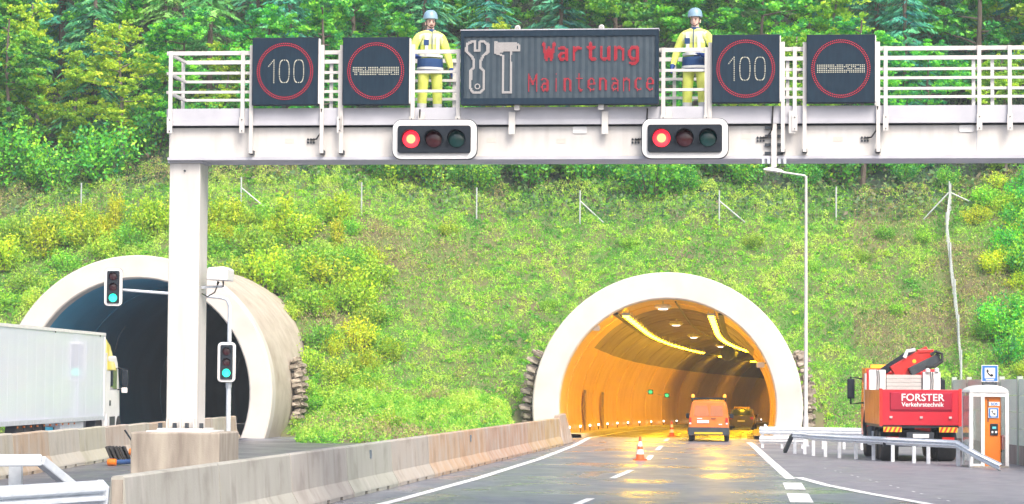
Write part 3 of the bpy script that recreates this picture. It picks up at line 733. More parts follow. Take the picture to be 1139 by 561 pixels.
# ------------------------------------------------------------------ traffic lights
E_SIGRED = emat('lit_red_lens', (1.0, 0.012, 0.03), 1.3)
E_SIGREDC = emat('lit_red_lens_centre', (1.0, 0.42, 0.14), 1.2)
E_SIGGRN = emat('lit_green_lens', (0.01, 0.95, 0.55), 1.3)
M_LENSR = pmat('unlit_red_lens', (0.05, 0.006, 0.01), (0.035, 0.005, 0.01), 9, 0.2)
M_LENSG = pmat('unlit_green_lens', (0.004, 0.045, 0.042), (0.004, 0.03, 0.03), 9, 0.2)
M_LENSA = pmat('unlit_amber_lens', (0.05, 0.008, 0.012), (0.035, 0.006, 0.012), 9, 0.2)
def signal(label, loc, rz, vertical, lit, W_=1.6, H_=0.74, group=None):
    t = thing('traffic_light', label, 'traffic light', loc, rz, group)
    q = (lambda x, z: (z, -x)) if vertical else (lambda x, z: (x, z))
    def sw(pl): return [q(*p) for p in pl]
    MB().prism(sw(rrect(W_, H_, 0.17)), 0.0, 0.05).build('backboard', M_WHITEPL, t, bevel=0.01)
    MB().prism(sw(rrect(W_ + 0.03, H_ + 0.03, 0.18)), 0.051, 0.07).build('backboard_edge', M_DARKSTEEL, t)
    MB().prism(sw(rrect(W_ - 0.21, H_ - 0.22, 0.05)), -0.06, -0.001).build('lamp_body', M_BLACK, t, bevel=0.008)
    MB().prism(sw(rrect(W_ - 0.5, H_ - 0.35, 0.05)), 0.071, 0.22).build('rear_box', M_DARKSTEEL, t)
    for i in range(3):
        cx, cz = q((i - 1) * 0.432, 0)
        on = (lit == i)
        m = (E_SIGRED if i == 0 else E_SIGGRN) if on else (M_LENSR, M_LENSA, M_LENSG)[i]
        hd = MB(); n = 24; vs = []; fs = []
        for j in range(n + 1):
            an = R(-35) + R(250) * j / n; dep = 0.20 * (0.35 + 0.65 * max(0, math.sin(an)))
            for rr, yy in ((0.178, -0.061), (0.178, -0.061 - dep), (0.168, -0.061 - dep), (0.168, -0.061)):
                vs.append((cx + rr * math.cos(an), yy, cz + rr * math.sin(an)))
        for j in range(n):
            for k in range(3): fs.append((j * 4 + k, j * 4 + k + 1, j * 4 + 5 + k, j * 4 + 4 + k))
        ln = MB().lathe([(0.165, -0.062), (0.155, -0.085), (0.11, -0.105), (0.04, -0.115)], 24, (cx, 0, cz), axis='y').build('lens', m, t, smooth=True)
        if on and i == 0:
            MB().lathe([(0.085, -0.110), (0.07, -0.116), (0.02, -0.124)], 20, (cx, 0, cz), axis='y').build('lens_centre', E_SIGREDC, ln, smooth=True)
        hd.add(vs, fs).build('visor', M_BLACK, t, smooth=True)
    return t
c = gl(483.2, 155.3, -0.62); signal('horizontal traffic light lit red on the beam under the left worker', tuple(c), -GA, False, 0)
c = gl(761.8, 154.2, -0.62); signal('horizontal traffic light lit red on the beam under the right worker', tuple(c), -GA, False, 0)
for c_ in ((483.2, 155.3), (761.8, 154.2)):
    pass
# lane lamp bracket under the beam by sign three
u, z = GL(861, 150, -0.36)
lb = thing('bracket_bar', 'white vertical bracket bar bolted to the beam with dark clamps, above the street lamp', 'bracket', tuple(G0 + GX * u + Vector((0, 0, Z_BB))), -GA)
MB().b2((-0.05, -0.44, -0.22), (0.05, -0.39, 0.62)).build('bar', M_WHITE, lb)
for i in range(4):
    for sx in (-1, 1): MB().b2((sx * 0.115 - 0.055, -0.40, 0.02 + i * 0.16), (sx * 0.115 + 0.055, -0.335, 0.075 + i * 0.16)).build('clamp', M_DARKSTEEL, lb)
for sx in (-0.2, -0.1, 0.1, 0.2): MB().b2((sx - 0.025, -0.42, -0.15), (sx + 0.025, -0.36, -0.058)).build('hook', M_GALV, lb)
# detector on an arm of the column
c = gl(245, 306, 0.0)
dt = thing('traffic_detector', 'white box camera on a short arm at the side of the gantry column', 'camera', tuple(c), -GA)
MB().prism([(-0.2, -0.10), (0.2, -0.12), (0.21, 0.10), (0.12, 0.15), (-0.18, 0.13)], -0.3, 0.3).build('housing', M_WHITEPL, dt, bevel=0.02)
MB().tube([(-0.05, 0, -0.12), (-0.05, 0, -0.22), (0.06, 0, -0.22), (0.06, 0, -0.12)], 0.018, 6).build('cradle', M_DARKSTEEL, dt)
uc = (G0 - Vector(c)).dot(GX) + CWX / 2
MB().beam((uc + 0.002, 0, -0.24), (0.05, 0, -0.22), 0.05, 0.05).build('arm', M_GALV, dt)
MB().tube([(uc + 0.01, -0.02, -0.36), (uc + 0.12, -0.03, -0.42), (-0.1, -0.03, -0.34), (-0.02, 0, -0.13)], 0.014, 6).build('cable', M_RUBBER, dt)

# ------------------------------------------------------------------ green lights for the dark tunnel, on a mast with an arm
c = P(254.5, 425, 101.0); mast = thing('signal_mast', 'grey signal mast with long arm in front of the dark tunnel', 'mast', (c.x, c.y, 0.0))
zt = P(254.5, 331, 101).z; sc = 2800 / 101.0
MB().tube([(0, 0, 0), (0, 0, 2.6), (0, 0, zt - 0.35), (-0.12, 0, zt - 0.08), (-0.4, 0, zt)], [0.10, 0.10, 0.08, 0.075, 0.07], 10).build('pole', M_GALV, mast, smooth=True)
xe = P(134, 322.5, 101)
MB().tube([(-0.4, 0, zt), (xe.x - c.x, 0, xe.z)], [0.07, 0.06], 10).build('arm', M_GALV, mast, smooth=True)
MB().tube([(0, -0.001, 0.0), (0, -0.001, 0.06)], 0.2, 12).build('base_flange', M_GALV, mast)
MB().lathe([(0.125, 0), (0.125, 0.5)], 12, (0, 0, 2.25)).build('collar', M_GALV, mast)
sv = 44.0 / sc
q = P(252, 403, 100.7); signal('vertical traffic light lit green on the mast beside the gantry column', tuple(q), R(2), True, 2, W_=sv, H_=sv * 0.45)
q = P(126, 319.5, 100.7); signal('vertical traffic light lit green hanging in front of the dark tunnel, left of column', tuple(q), R(3), True, 2, W_=sv * 0.95, H_=sv * 0.45)
# ------------------------------------------------------------------ two workers on the walkway
M_HIVIS = pmat('yellow_hi_vis', (0.80, 0.86, 0.20), (0.66, 0.74, 0.12), 7, 0.7, bump=0.9, bscale=9)
M_HIVISP = pmat('pale_hi_vis', (0.84, 0.86, 0.50), (0.74, 0.80, 0.32), 7, 0.7, bump=0.9, bscale=9)
M_NAVY = pmat('navy_cloth', (0.015, 0.055, 0.17), (0.02, 0.07, 0.2), 9, 0.8)
M_REFL = pmat('silver_reflective_band', (0.72, 0.74, 0.74), (0.62, 0.64, 0.64), 9, 0.4)
M_SKIN = pmat('skin', (0.88, 0.62, 0.52), (0.84, 0.56, 0.46), 9, 0.55)
M_GLOVE = pmat('blue_glove', (0.01, 0.045, 0.22), (0.015, 0.06, 0.26), 9, 0.7)
M_HELMET = pmat('blue_grey_helmet', (0.20, 0.33, 0.44), (0.24, 0.38, 0.48), 4, 0.3)
M_HAIR = pmat('brown_hair', (0.06, 0.035, 0.025), (0.09, 0.05, 0.03), 20, 0.8)
M_BOOT = pmat('black_boot', (0.02, 0.02, 0.02), None, 9, 0.6)
M_EYE = pmat('dark_eye', (0.03, 0.025, 0.025), None, 9, 0.3)
M_LIP = pmat('lip', (0.42, 0.16, 0.14), None, 9, 0.5)
def skin_body(name, verts, edges, radii, root, mats, pick, parent, sub=2):
    me = bpy.data.meshes.new(name); me.from_pydata(verts, edges, []); o = bpy.data.objects.new(name, me); COL.objects.link(o)
    m = o.modifiers.new('skin', 'SKIN'); m.use_smooth_shade = True
    s = o.modifiers.new('sub', 'SUBSURF'); s.levels = sub; s.render_levels = sub
    if not me.skin_vertices: raise RuntimeError('no skin layer')
    for i, r in enumerate(radii):
        me.skin_vertices[0].data[i].radius = r if isinstance(r, tuple) else (r, r)
        me.skin_vertices[0].data[i].use_root = (i == root)
    dg = bpy.context.evaluated_depsgraph_get(); ev = o.evaluated_get(dg)
    m2 = bpy.data.meshes.new_from_object(ev); bpy.data.objects.remove(o)
    for mm in mats: m2.materials.append(mm)
    for p in m2.polygons: p.material_index = pick(p.center)
    m2.shade_smooth()
    return place(name, m2, parent)
def worker(label, loc, rz, arms, moustache):
    t = thing('person', label, 'person', loc, rz)
    v = [(0, 0, .93), (0, .01, 1.12), (0, .01, 1.33), (0, .01, 1.47), (0, 0, 1.545), (0, -.012, 1.63), (0, -.012, 1.71), (0, 0, 1.775)]
    r = [(.165, .13), (.175, .135), (.195, .14), (.11, .095), (.058, .06), (.068, .085), (.078, .095), (.055, .07)]
    e = [(0, 1), (1, 2), (2, 3), (3, 4), (4, 5), (5, 6), (6, 7)]
    for s in (-1, 1):
        el, wr, pa = arms[0 if s < 0 else 1]
        b = len(v); sh = (s * .205, .01, 1.42)
        v += [sh, el, wr, pa]; r += [.088, .072, .052, .046]; e += [(3, b), (b, b + 1), (b + 1, b + 2), (b + 2, b + 3)]
        w = Vector(pa) - Vector(wr); w.normalize(); sd = Vector((0, 1, 0)) if abs(w.z) > .5 else Vector((1, 0, 0))
        for k in range(5):
            L_ = (.055, .078, .085, .078, .06)[k]
            base = Vector(pa) + sd * (-.034 + .017 * k) + w * (.0 if k == 0 else .03)
            d1 = (w + (sd * -.9 if k == 0 else sd * 0)).normalized(); m1 = base + d1 * L_ * .5; m2_ = m1 + (d1 + Vector((-s * .35, -.1, 0))).normalized() * L_ * .5
            q = len(v); v += [tuple(m1), tuple(m2_)]; r += [.011, .009]; e += [(b + 3, q), (q, q + 1)]
        b = len(v)
        v += [(s * .105, .005, .86), (s * .125, -.012, .49), (s * .135, .02, .13), (s * .14, .0, .05), (s * .155, -.15, .045)]
        r += [.115, .092, .082, (.06, .06), (.05, .045)]; e += [(0, b), (b, b + 1), (b + 1, b + 2), (b + 2, b + 3), (b + 3, b + 4)]
    hands = [Vector(arms[0][2]), Vector(arms[1][2])]; wrists = [Vector(arms[0][1]), Vector(arms[1][1])]
    def pick(c):
        for hnd, wst in zip(hands, wrists):
            if (c - hnd).length < .075 or ((c - hnd).length < .17 and (c - hnd).dot(hnd - wst) > 0): return 2
        if c.z > 1.525 and abs(c.x) < .15: return 0
        if c.z < .10: return 3
        if .17 < c.z < .235 and abs(c.x) < .28: return 4
        if c.z > 1.17 : return 5 if (1.26 < c.z < 1.46 and abs(c.x) < .2) else 1
        return 1
    body = skin_body('body', v, e, r, 0, [M_SKIN, M_HIVIS, M_GLOVE, M_BOOT, M_REFL, M_HIVISP], pick, t)
    def band(nm, z0, z1, rx, ry, m, fl=0.0):
        mb = MB(); rows = []
        for z, k in ((z0, 1 + fl), ((z0 + z1) / 2, 1.02), (z1, 1.0), (z1 + .002, .93)):
            rows.append([(rx * k * math.cos(a), .005 + ry * k * math.sin(a), z) for a in np.linspace(0, 2 * math.pi, 25)[:-1]])
        mb.loft(rows); mb.build(nm, m, t, smooth=True)
    band('jacket_hem', .78, 1.03, .215, .165, M_NAVY, .03)
    band('reflective_band', .83, .875, .224, .175, M_REFL)
    band('reflective_band', 1.055, 1.10, .212, .166, M_REFL)
    band('collar', 1.49, 1.55, .085, .085, M_NAVY, .1)
    MB().box((0, -.150, 1.34), (.014, .02, .34)).build('zip_flap', M_NAVY, t)
    for s in (-1, 1): MB().box((s * .095, -.148, 1.27), (.05, .03, .36), rot=(.06, 0, 0)).build('reflective_brace', M_REFL, t)
    MB().box((-.10, -.158, 1.30), (.085, .02, .10), rot=(.1, 0, 0)).build('chest_pocket', M_NAVY, t)
    h = MB().lathe([(.125, 1.735), (.122, 1.76), (.118, 1.80), (.10, 1.85), (.065, 1.885), (.02, 1.898)], 20, (0, -.01, 0)).build('helmet', M_HELMET, t, smooth=True)
    br = MB(); br.prism([(.118 * math.cos(a), -.01 + .118 * math.sin(a)) for a in np.linspace(math.pi, 2 * math.pi, 13)] + [(.09, -.14), (.05, -.178), (-.05, -.178), (-.09, -.14)][0:0] or
             [(.13 * math.cos(a), -.02 + (.165 if math.sin(a) < 0 else .125) * math.sin(a)) for a in np.linspace(0, 2 * math.pi, 25)[:-1]], 1.733, 1.745, 'z'); br.build('brim', M_HELMET, h)
    MB().box((0, 0, 1.87), (.025, .16, .04)).build('ridge', M_HELMET, h)
    for s in (-1, 1):
        MB().tube([(s * .085, -.03, 1.735), (s * .075, -.06, 1.62), (0, -.085, 1.565)], .007, 5).build('chin_strap', M_BOOT, h)
        MB().lathe([(.01, -.008), (.012, 0)], 8, (s * .032, -.100, 1.675), axis='y').build('eye', M_EYE, t)
        MB().box((s * .082, 0, 1.66), (.02, .04, .06)).build('ear', M_SKIN, t, bevel=.008)
        MB().box((s * .033, -.104, 1.697), (.036, .01, .009)).build('eyebrow', M_HAIR, t)
    MB().add([(-.014, -.095, 1.645), (.014, -.095, 1.645), (0, -.128, 1.64), (0, -.098, 1.69), (0, -.095, 1.63)], [(0, 2, 3), (1, 3, 2), (0, 4, 2), (1, 2, 4)]).build('nose', M_SKIN, t, smooth='all')
    MB().box((0, -.098, 1.603), (.045, .012, .011)).build('mouth', M_LIP, t)
    if moustache: MB().box((0, -.102, 1.618), (.06, .014, .014)).build('moustache', M_HAIR, t)
    MB().box((0, .07, 1.68), (.14, .05, .09)).build('hair', M_HAIR, t, bevel=.02)
    k_ = (gl(478, 11.5, 0.15).z - ZF) / 1.898; t.scale = (1.05 * k_, 1.03 * k_, k_)
    return t
def feet(px): 
    c = gl(px, 118, 0.15); c.z = ZF; return tuple(c)
worker('moustached worker in yellow hi-vis and blue helmet standing beside the sign with the bar', feet(478), R(14),
       [((-.31, -.02, 1.17), (-.30, -.22, 1.03), (-.28, -.30, 1.02)), ((.30, .04, 1.13), (.35, .0, .90), (.36, -.02, .82))], True)
worker('clean-shaven worker in yellow hi-vis and blue helmet standing beside the right sign showing 100', feet(773), R(-16),
       [((-.32, .05, 1.14), (-.36, -.04, .92), (-.37, -.08, .84)), ((.31, .06, 1.15), (.24, -.15, 1.03), (.16, -.21, 1.05))], False)

# ------------------------------------------------------------------ concrete barriers
def barrier_mat():
    m, nt, b, N, L = nodes('stained_barrier_concrete')
    tc = N('ShaderNodeTexCoord'); oi = N('ShaderNodeObjectInfo')
    mp = N('ShaderNodeMapping'); mp.inputs['Scale'].default_value = (3, 3, 0.5); L(tc.outputs['Object'], mp.inputs[0])
    ad = N('ShaderNodeVectorMath'); ad.operation = 'ADD'; cm = N('ShaderNodeCombineXYZ'); sc = N('ShaderNodeMath'); sc.operation = 'MULTIPLY'; sc.inputs[1].default_value = 37
    L(oi.outputs['Random'], sc.inputs[0]); L(sc.outputs[0], cm.inputs[0]); L(mp.outputs[0], ad.inputs[0]); L(cm.outputs[0], ad.inputs[1])
    n1 = N('ShaderNodeTexNoise'); n1.inputs['Scale'].default_value = 0.9; n1.inputs['Detail'].default_value = 7; L(ad.outputs[0], n1.inputs['Vector'])
    n2 = N('ShaderNodeTexNoise'); n2.inputs['Scale'].default_value = 1.3; n2.inputs['Detail'].default_value = 6; L(tc.outputs['Object'], n2.inputs['Vector'])
    def mix(a, bb, f, mode='MIX'):
        x = N('ShaderNodeMix'); x.data_type = 'RGBA'; x.blend_type = mode
        for sl, vv in ((6, a), (7, bb)):
            if isinstance(vv, tuple): x.inputs[sl].default_value = (*vv, 1)
            else: L(vv, x.inputs[sl])
        if isinstance(f, float): x.inputs[0].default_value = f
        else: L(f, x.inputs[0])
        return x.outputs[2]
    def rng(s, lo, hi, a=0.0, bb=1.0):
        r = N('ShaderNodeMapRange'); r.inputs[1].default_value = lo; r.inputs[2].default_value = hi; r.inputs[3].default_value = a; r.inputs[4].default_value = bb; L(s, r.inputs[0]); return r.outputs[0]
    c = mix((0.38, 0.375, 0.345), oi.outputs['Color'], rng(n2.outputs['Fac'], 0.25, 0.6, 0.35, 1.0))
    c = mix(c, (0.14, 0.125, 0.10), rng(n1.outputs['Fac'], 0.54, 0.84, 0.0, 0.5))
    c = mix(c, (0.15, 0.14, 0.12), rng(n2.outputs['Fac'], 0.56, 0.8, 0.0, 0.6))
    c = mix(c, (0.46, 0.44, 0.41), rng(n1.outputs['Fac'], 0.42, 0.30, 0.0, 0.6))
    L(c, b.inputs['Base Color']); b.inputs['Roughness'].default_value = 0.8
    n3 = N('ShaderNodeTexNoise'); n3.inputs['Scale'].default_value = 28; L(tc.outputs['Object'], n3.inputs['Vector'])
    bp = N('ShaderNodeBump'); bp.inputs['Strength'].default_value = 0.25; bp.inputs['Distance'].default_value = 0.02; L(n3.outputs['Fac'], bp.inputs['Height']); L(bp.outputs[0], b.inputs['Normal'])
    return m
M_BARRIER = barrier_mat()
M_DARKHOLE = pmat('drain_slot_shadow_rubber', (0.02, 0.025, 0.03), None, 9, 0.8)
def barrier_seg(L_, h, name='barrier_segment'):          # local: along +y, traffic face towards +x
    mb = MB(); e = 0.02
    prof = [(-.30, .075), (.30, .075), (.285, .12), (.15, .36), (.10, h - .03), (.07, h), (-.07, h), (-.10, h - .03), (-.15, .36), (-.285, .12)]
    mb.prism(prof, e, L_ - e, 'y')
    n = max(2, int(L_ / 1.25)); w = L_ / n
    for i in range(n): mb.b2((-.295, i * w + (.17 if i else e), 0), (.295, (i + 1) * w - (.17 if i < n - 1 else e), .0745))
    return mb.mesh(name, M_BARRIER)
bt = thing('concrete_barrier', 'long stained concrete barrier along the wet road ending at the amber tunnel', 'barrier', (_bl(37) - .3, 37, 0), -math.atan(0.116))
DL = math.hypot(1, 0.116)
TINT = [(.34,.335,.295),(.33,.325,.285),(.34,.315,.285),(.34,.345,.29),(.40,.355,.30),(.44,.30,.19),(.43,.27,.16),(.40,.25,.17),(.41,.25,.17),(.42,.27,.15),(.44,.29,.13),(.26,.17,.12)]
segm = barrier_seg(6.0, 1.10); sege = barrier_seg(3.4, 1.10)
y = 0.0; i = 0
while y + 6.0 < 70 * DL:
    o = place('barrier_segment', segm, bt, loc=(0, y, 0.005)); o.color = (*TINT[min(i, 11)], 1); y += 6.02; i += 1
    j = MB().box((0.0, y - 6.02 + .01, 0.6), (.16, .05, .9)).build('joint_tongue', M_CONC, bt)
mb = MB(); L_ = 70.3 * DL - y
mb.add([(-.28, y + .02, .005), (.28, y + .02, .005), (.28, y + L_, .005), (-.28, y + L_, .005), (-.10, y + .02, 1.22), (.10, y + .02, 1.22), (.09, y + L_ * .62, 1.26), (-.09, y + L_ * .62, 1.26)],
       [(0, 3, 2, 1), (4, 5, 6, 7), (0, 1, 5, 4), (1, 2, 6, 5), (2, 3, 7, 6), (3, 0, 4, 7)])
o = mb.build('end_piece', M_BARRIER, bt, bevel=.03); o.color = (.40, .28, .2, 1)
M_REFLECT = pmat('reflector_housing', (.12, .16, .2), None, 5, .3)
for yy in (21.0, 38.5):
    MB().box((.125, yy, .86), (.06, .10, .20)).build('reflector', M_REFLECT, bt)
fb_ = thing('concrete_barrier', 'pale concrete barrier in front of the white lorry', 'barrier', (-11.25, 30, 0.43), math.atan(0.0085))
segf = barrier_seg(4.6, 0.97)
TF = [(.44,.40,.31),(.42,.31,.21),(.44,.41,.34),(.42,.40,.30),(.42,.34,.27)]
_fy = 0.0; i = 0
while _fy < 74:
    o = place('barrier_segment', segf, fb_, loc=(0, _fy, -0.0051 * _fy)); o.color = (*TF[i % 5], 1); _fy += 4.62; i += 1

# ------------------------------------------------------------------ roadwork gear dropped on the median
c = G(137, 516, 0.30)
gear = thing('roadwork_gear', 'heap of black and orange roadwork gear lying on asphalt by the plinth', 'roadwork gear', (c.x, c.y, 0.275), R(-6))
for i in range(5): MB().box((-.34 + i * .10, .02 * i, .30), (.07, .42, .40), rot=(0, R(-24), .1 * i)).build('base_plate', M_RUBBER, gear, bevel=.015)
MB().tube([(-.30, -.2, .06), (.1, -.24, .08), (.42, -.2, .12)], .07, 10).build('tube', M_NAVY, gear, smooth=True)
for x_, z_ in ((-.22, .07), (.36, .35)): MB().lathe([(.08, -.12), (.095, -.1), (.095, .1), (.06, .12)], 14, (x_, -.3, z_), axis='x').build('lamp', M_ORANGE, gear, smooth=True)
MB().tube([(.34, .1, 0.0), (.30, .08, .5), (.02, .02, .92)], .025, 8).build('handle', M_BLACK, gear)

# ------------------------------------------------------------------ steel guard rails
def wbeam(h=.31, d=.08, th=.004, k=1.0):
    z = [0, .045, .085, .115, .155, .195, .225, .265, .31]; x = [0, 0, d, d, .02, d, d, 0, 0]
    f = [(xx, zz - h / 2) for xx, zz in zip(x, z)]
    f = [(a, b * k) for a, b in f]
    return f + [(xx - th - .004, zz) for xx, zz in f[::-1]]
def on(p, z): return Vector((p.x, p.y, z))
gr = thing('guard_rail', 'steel guard rail with tall upper box rail sloping down, bottom left corner', 'guard rail', tuple(on(P(60, 560, 36.5), 0)))
bk = tuple(-gr.location)
q0, q1, q2 = P(-70, 513, 35.2), P(44, 512, 36.2), P(86, 546, 37.0)
MB().sweep([(-.08, -.085), (.08, -.085), (.08, .085), (-.08, .085)], [q0, q1]).build('upper_rail', M_GALV, gr, loc=bk, bevel=.02)
MB().sweep([(-.075, -.07), (.075, -.07), (.075, .07), (-.075, .07)], [q1 + Vector((.004, 0, 0)), q2]).build('sloping_rail', M_GALV, gr, loc=bk, bevel=.02)
mb = MB()
for k in range(4): mb.box(tuple(q1.lerp(q2, .08 + .08 * k) + Vector((0, -.082, .02))), (.03, .012, .03))
mb.build('bolts', M_DARKSTEEL, gr, loc=bk)
p0 = P(17.5, 530, 36.4); MB().b2((p0.x - .09, p0.y - .06, 0), (p0.x + .09, p0.y + .06, q1.z - .08)).build('post', M_GALV, gr, loc=bk)
w0, w1 = P(-70, 561, 33.4), P(111, 549.5, 36.2)
MB().sweep([(a * 1.6, b * 1.25) for a, b in wbeam()], [w0, w1]).build('beam', M_GALV, gr, loc=bk)
for tt in (0.05, .5, .9):
    p0 = w0.lerp(w1, tt); MB().b2((p0.x - .03, p0.y + .03, 0), (p0.x + .05, p0.y + .15, p0.z + .1)).build('post', M_GALV, gr, loc=bk)
mb = MB().prism([(-.05, -.2), (.09, -.2), (.11, .1), (.02, .2), (-.05, .2)], -.02, .05, 'y'); mb.build('end_shoe', M_GALV, gr, loc=tuple(w1 - gr.location + Vector((.02, 0, 0))))

lr = thing('guard_rail', 'bright steel guard rail on posts in front of the red crane lorry', 'guard rail', tuple(G(990, 513)))
bk = tuple(-lr.location)
ps = [(884, 505), (895, 505.5), (904.6, 507.5), (918, 508.5), (933.6, 510), (952, 511.2), (971.6, 512.4), (993, 514), (1016.6, 515.6), (1032.6, 516.6), (1066, 518.8)]
gp = [G(*p) for p in ps]
top = [on(p, .66) for p in gp]
MB().sweep(wbeam(k=.82), [p + Vector((-.05, -.06, .03)) for p in top]).build('beam', M_GALVW, lr, loc=bk)
e1 = G(1114, 524); MB().sweep(wbeam(k=.82), [top[-1] + Vector((-.05, -.06, .03)), on(top[-1].lerp(e1, .5), .36), on(e1, .10)]).build('ramped_end', M_GALVW, lr, loc=bk)
e0 = G(873, 504); MB().sweep([(-.06, -.06), (.06, -.06), (.06, .06), (-.06, .06)], [top[0] + Vector((0, 0, .08)), on(top[0].lerp(e0, .35), .6), on(e0, .04)]).build('folded_end', M_DARKSTEEL, lr, loc=bk)
for p in gp:
    MB().b2((p.x - .05, p.y - .02, 0), (p.x + .06, p.y + .09, .8)).build('post', M_GALVW, lr, loc=bk)
fr_ = thing('guard_rail', 'short white guard rail at the right jamb of the amber tunnel', 'guard rail', tuple(G(850, 498)))
bk = tuple(-fr_.location)
a0, a1 = G(845, 498.5), G(960, 500.5)
MB().sweep(wbeam(), [on(a0, .70), on(a1, .70)]).build('beam', M_GALVW, fr_, loc=bk)
MB().sweep(wbeam(), [on(a0, .34), on(a0.lerp(a1, .45), .34)]).build('lower_beam', M_WHITEPL, fr_, loc=bk)
for tt in (.03, .22, .42, .62, .82, .99):
    p = a0.lerp(a1, tt); MB().b2((p.x - .05, p.y + .02, 0), (p.x + .05, p.y + .12, .82)).build('post', M_GALVW, fr_, loc=bk)

# ------------------------------------------------------------------ wheels
M_RIM = pmat('steel_rim', (.45, .45, .46), (.3, .3, .31), 9, .4, metal=.5)
def wheel(parent, c, r, w, nm='wheel'):
    o = MB().lathe([(r * .62, -w / 2), (r * .9, -w / 2), (r, -w * .36), (r, w * .36), (r * .9, w / 2), (r * .62, w / 2)], 28, axis='x').build(nm, M_RUBBER, parent, smooth=True, loc=c)
    MB().lathe([(r * .15, -w * .42), (r * .35, -w * .25), (r * .6, -w * .44), (r * .6, w * .44), (r * .35, w * .25), (r * .15, w * .42)], 20, axis='x').build('rim', M_RIM, o, smooth=True)
    return o

# ------------------------------------------------------------------ white articulated lorry going into the dark tunnel
M_TRAILER = pmat('glossy_trailer_side', (.76, .79, .95), (.72, .75, .92), 1.2, .3, stretch=(1, 2.2, .2), rvar=.03, coat=.65)
fr0 = P(117.5, 371, 92.0); re0 = P(0, 360, 76.6)
hd = math.atan2(fr0.x - re0.x, fr0.y - re0.y); LZ = 0.22
lz = thing('articulated_lorry', 'white box lorry with yellow roof deflector driving into the dark tunnel', 'lorry', (fr0.x - 1.25, fr0.y, LZ), -hd)
TH = fr0.z - LZ; TBm = P(117, 465.5, 92.0).z - LZ; TL_ = 15.8
tr = MB().b2((-1.25, -TL_, TBm), (1.25, 0, TH)).build('trailer_box', M_TRAILER, lz, bevel=.03)
MB().b2((1.24, -TL_, TH - .09), (1.275, .01, TH + .012)).build('top_rail', M_WHITEPL, tr)
MB().b2((1.235, -TL_, TBm - .05), (1.27, .01, TBm + .10)).build('bottom_rail', M_GALV, tr)
MB().b2((1.235, -.10, TBm + .1), (1.268, .008, TH - .09)).build('corner_post', M_WHITEPL, tr)
for yy in np.arange(-14.3, -.5, 1.24): MB().b2((1.2505, yy, TBm + .1), (1.252, yy + .015, TH - .09)).build('panel_rib', M_TRAILER, tr)
for yy in (-8.0, -.9): MB().box((1.262, yy, TH - .11), (.02, .10, .05), rot=(0, 0, 0)).build('marker_lamp', M_DARKSTEEL, tr)
MB().b2((-.55, -14.2, .85), (.55, 1.2, TBm - .055)).build('chassis', M_DARKSTEEL, lz)
for yy in np.arange(-12.8, -4, .9): MB().box((1.2, yy, TBm - .11), (.05, .12, .06)).build('side_marker', M_ORANGE, lz)
MB().b2((1.0, -6.8, .55), (1.2, -3.2, 1.0)).build('side_guard', M_GALV, lz)
for yy in (-12.4, -11.1, -9.8, -.7, 2.9):
    for sx in (-1.02, 1.02): wheel(lz, (sx, yy, .5), .5, .34)
for yy in (-12.4, -11.1, -9.8, -.7):
    MB().sweep([(-.18, -.01), (.18, -.01), (.18, .01), (-.18, .01)], [(1.03, yy + .58 * math.cos(a), .5 + .58 * math.sin(a)) for a in np.linspace(.15, math.pi - .15, 9)]).build('mudguard', M_DARKSTEEL, lz)
cab = MB(); pf = [(.75, .55), (3.1, .55), (3.15, 1.2), (3.05, 2.0), (2.7, 2.95), (2.4, 3.2), (.95, 3.2), (.75, 3.1)]
cab.prism([(a, b) for a, b in pf], -1.18, 1.18, 'x'); co = cab.build('cab', M_WHITEPL, lz, bevel=.06)
M_DEFL = pmat('yellow_deflector', (.75, .62, .06), (.8, .74, .4), 1.5, .4)
df = MB(); df.add([(-1.2, .62, 2.7), (1.22, .62, 2.65), (1.22, 2.3, 2.65), (-1.2, 2.3, 2.7), (-1.1, .65, TH - .15), (1.15, .65, TH - .18), (1.1, 1.6, TH - .4), (-1.1, 1.6, TH - .4)],
   [(0, 3, 2, 1), (4, 5, 6, 7), (0, 1, 5, 4), (1, 2, 6, 5), (2, 3, 7, 6), (3, 0, 4, 7)]).build('roof_deflector', M_DEFL, co, bevel=.04)
MB().b2((1.182, .3, 1.1), (1.21, .62, 3.3)).build('side_fairing', M_WHITEPL, co)
MB().b2((1.181, 1.35, 1.95), (1.19, 2.5, 2.75)).build('side_window', M_GLASS, co)
MB().b2((1.181, 1.2, 1.35), (1.195, 1.45, 1.55)).build('door_handle', M_DARKSTEEL, co)
MB().tube([(1.2, 2.55, 2.75), (1.48, 2.62, 2.70), (1.48, 2.62, 1.95), (1.2, 2.55, 1.95)], .03, 6).build('mirror_arm', M_BLACK, co)
MB().box((1.48, 2.60, 2.38), (.24, .12, .62)).build('mirror', M_BLACK, co, bevel=.04)
MB().box((1.46, 2.60, 1.92), (.22, .12, .2)).build('mirror', M_WHITEPL, co, bevel=.03)
MB().tube([(1.15, 2.2, 3.3), (1.3, 2.3, 4.0), (1.5, 2.4, 4.3)], .008, 5).build('aerial', M_BLACK, co)
MB().b2((1.0, 1.3, .45), (1.2, 2.2, .95)).build('step', M_DARKSTEEL, co)

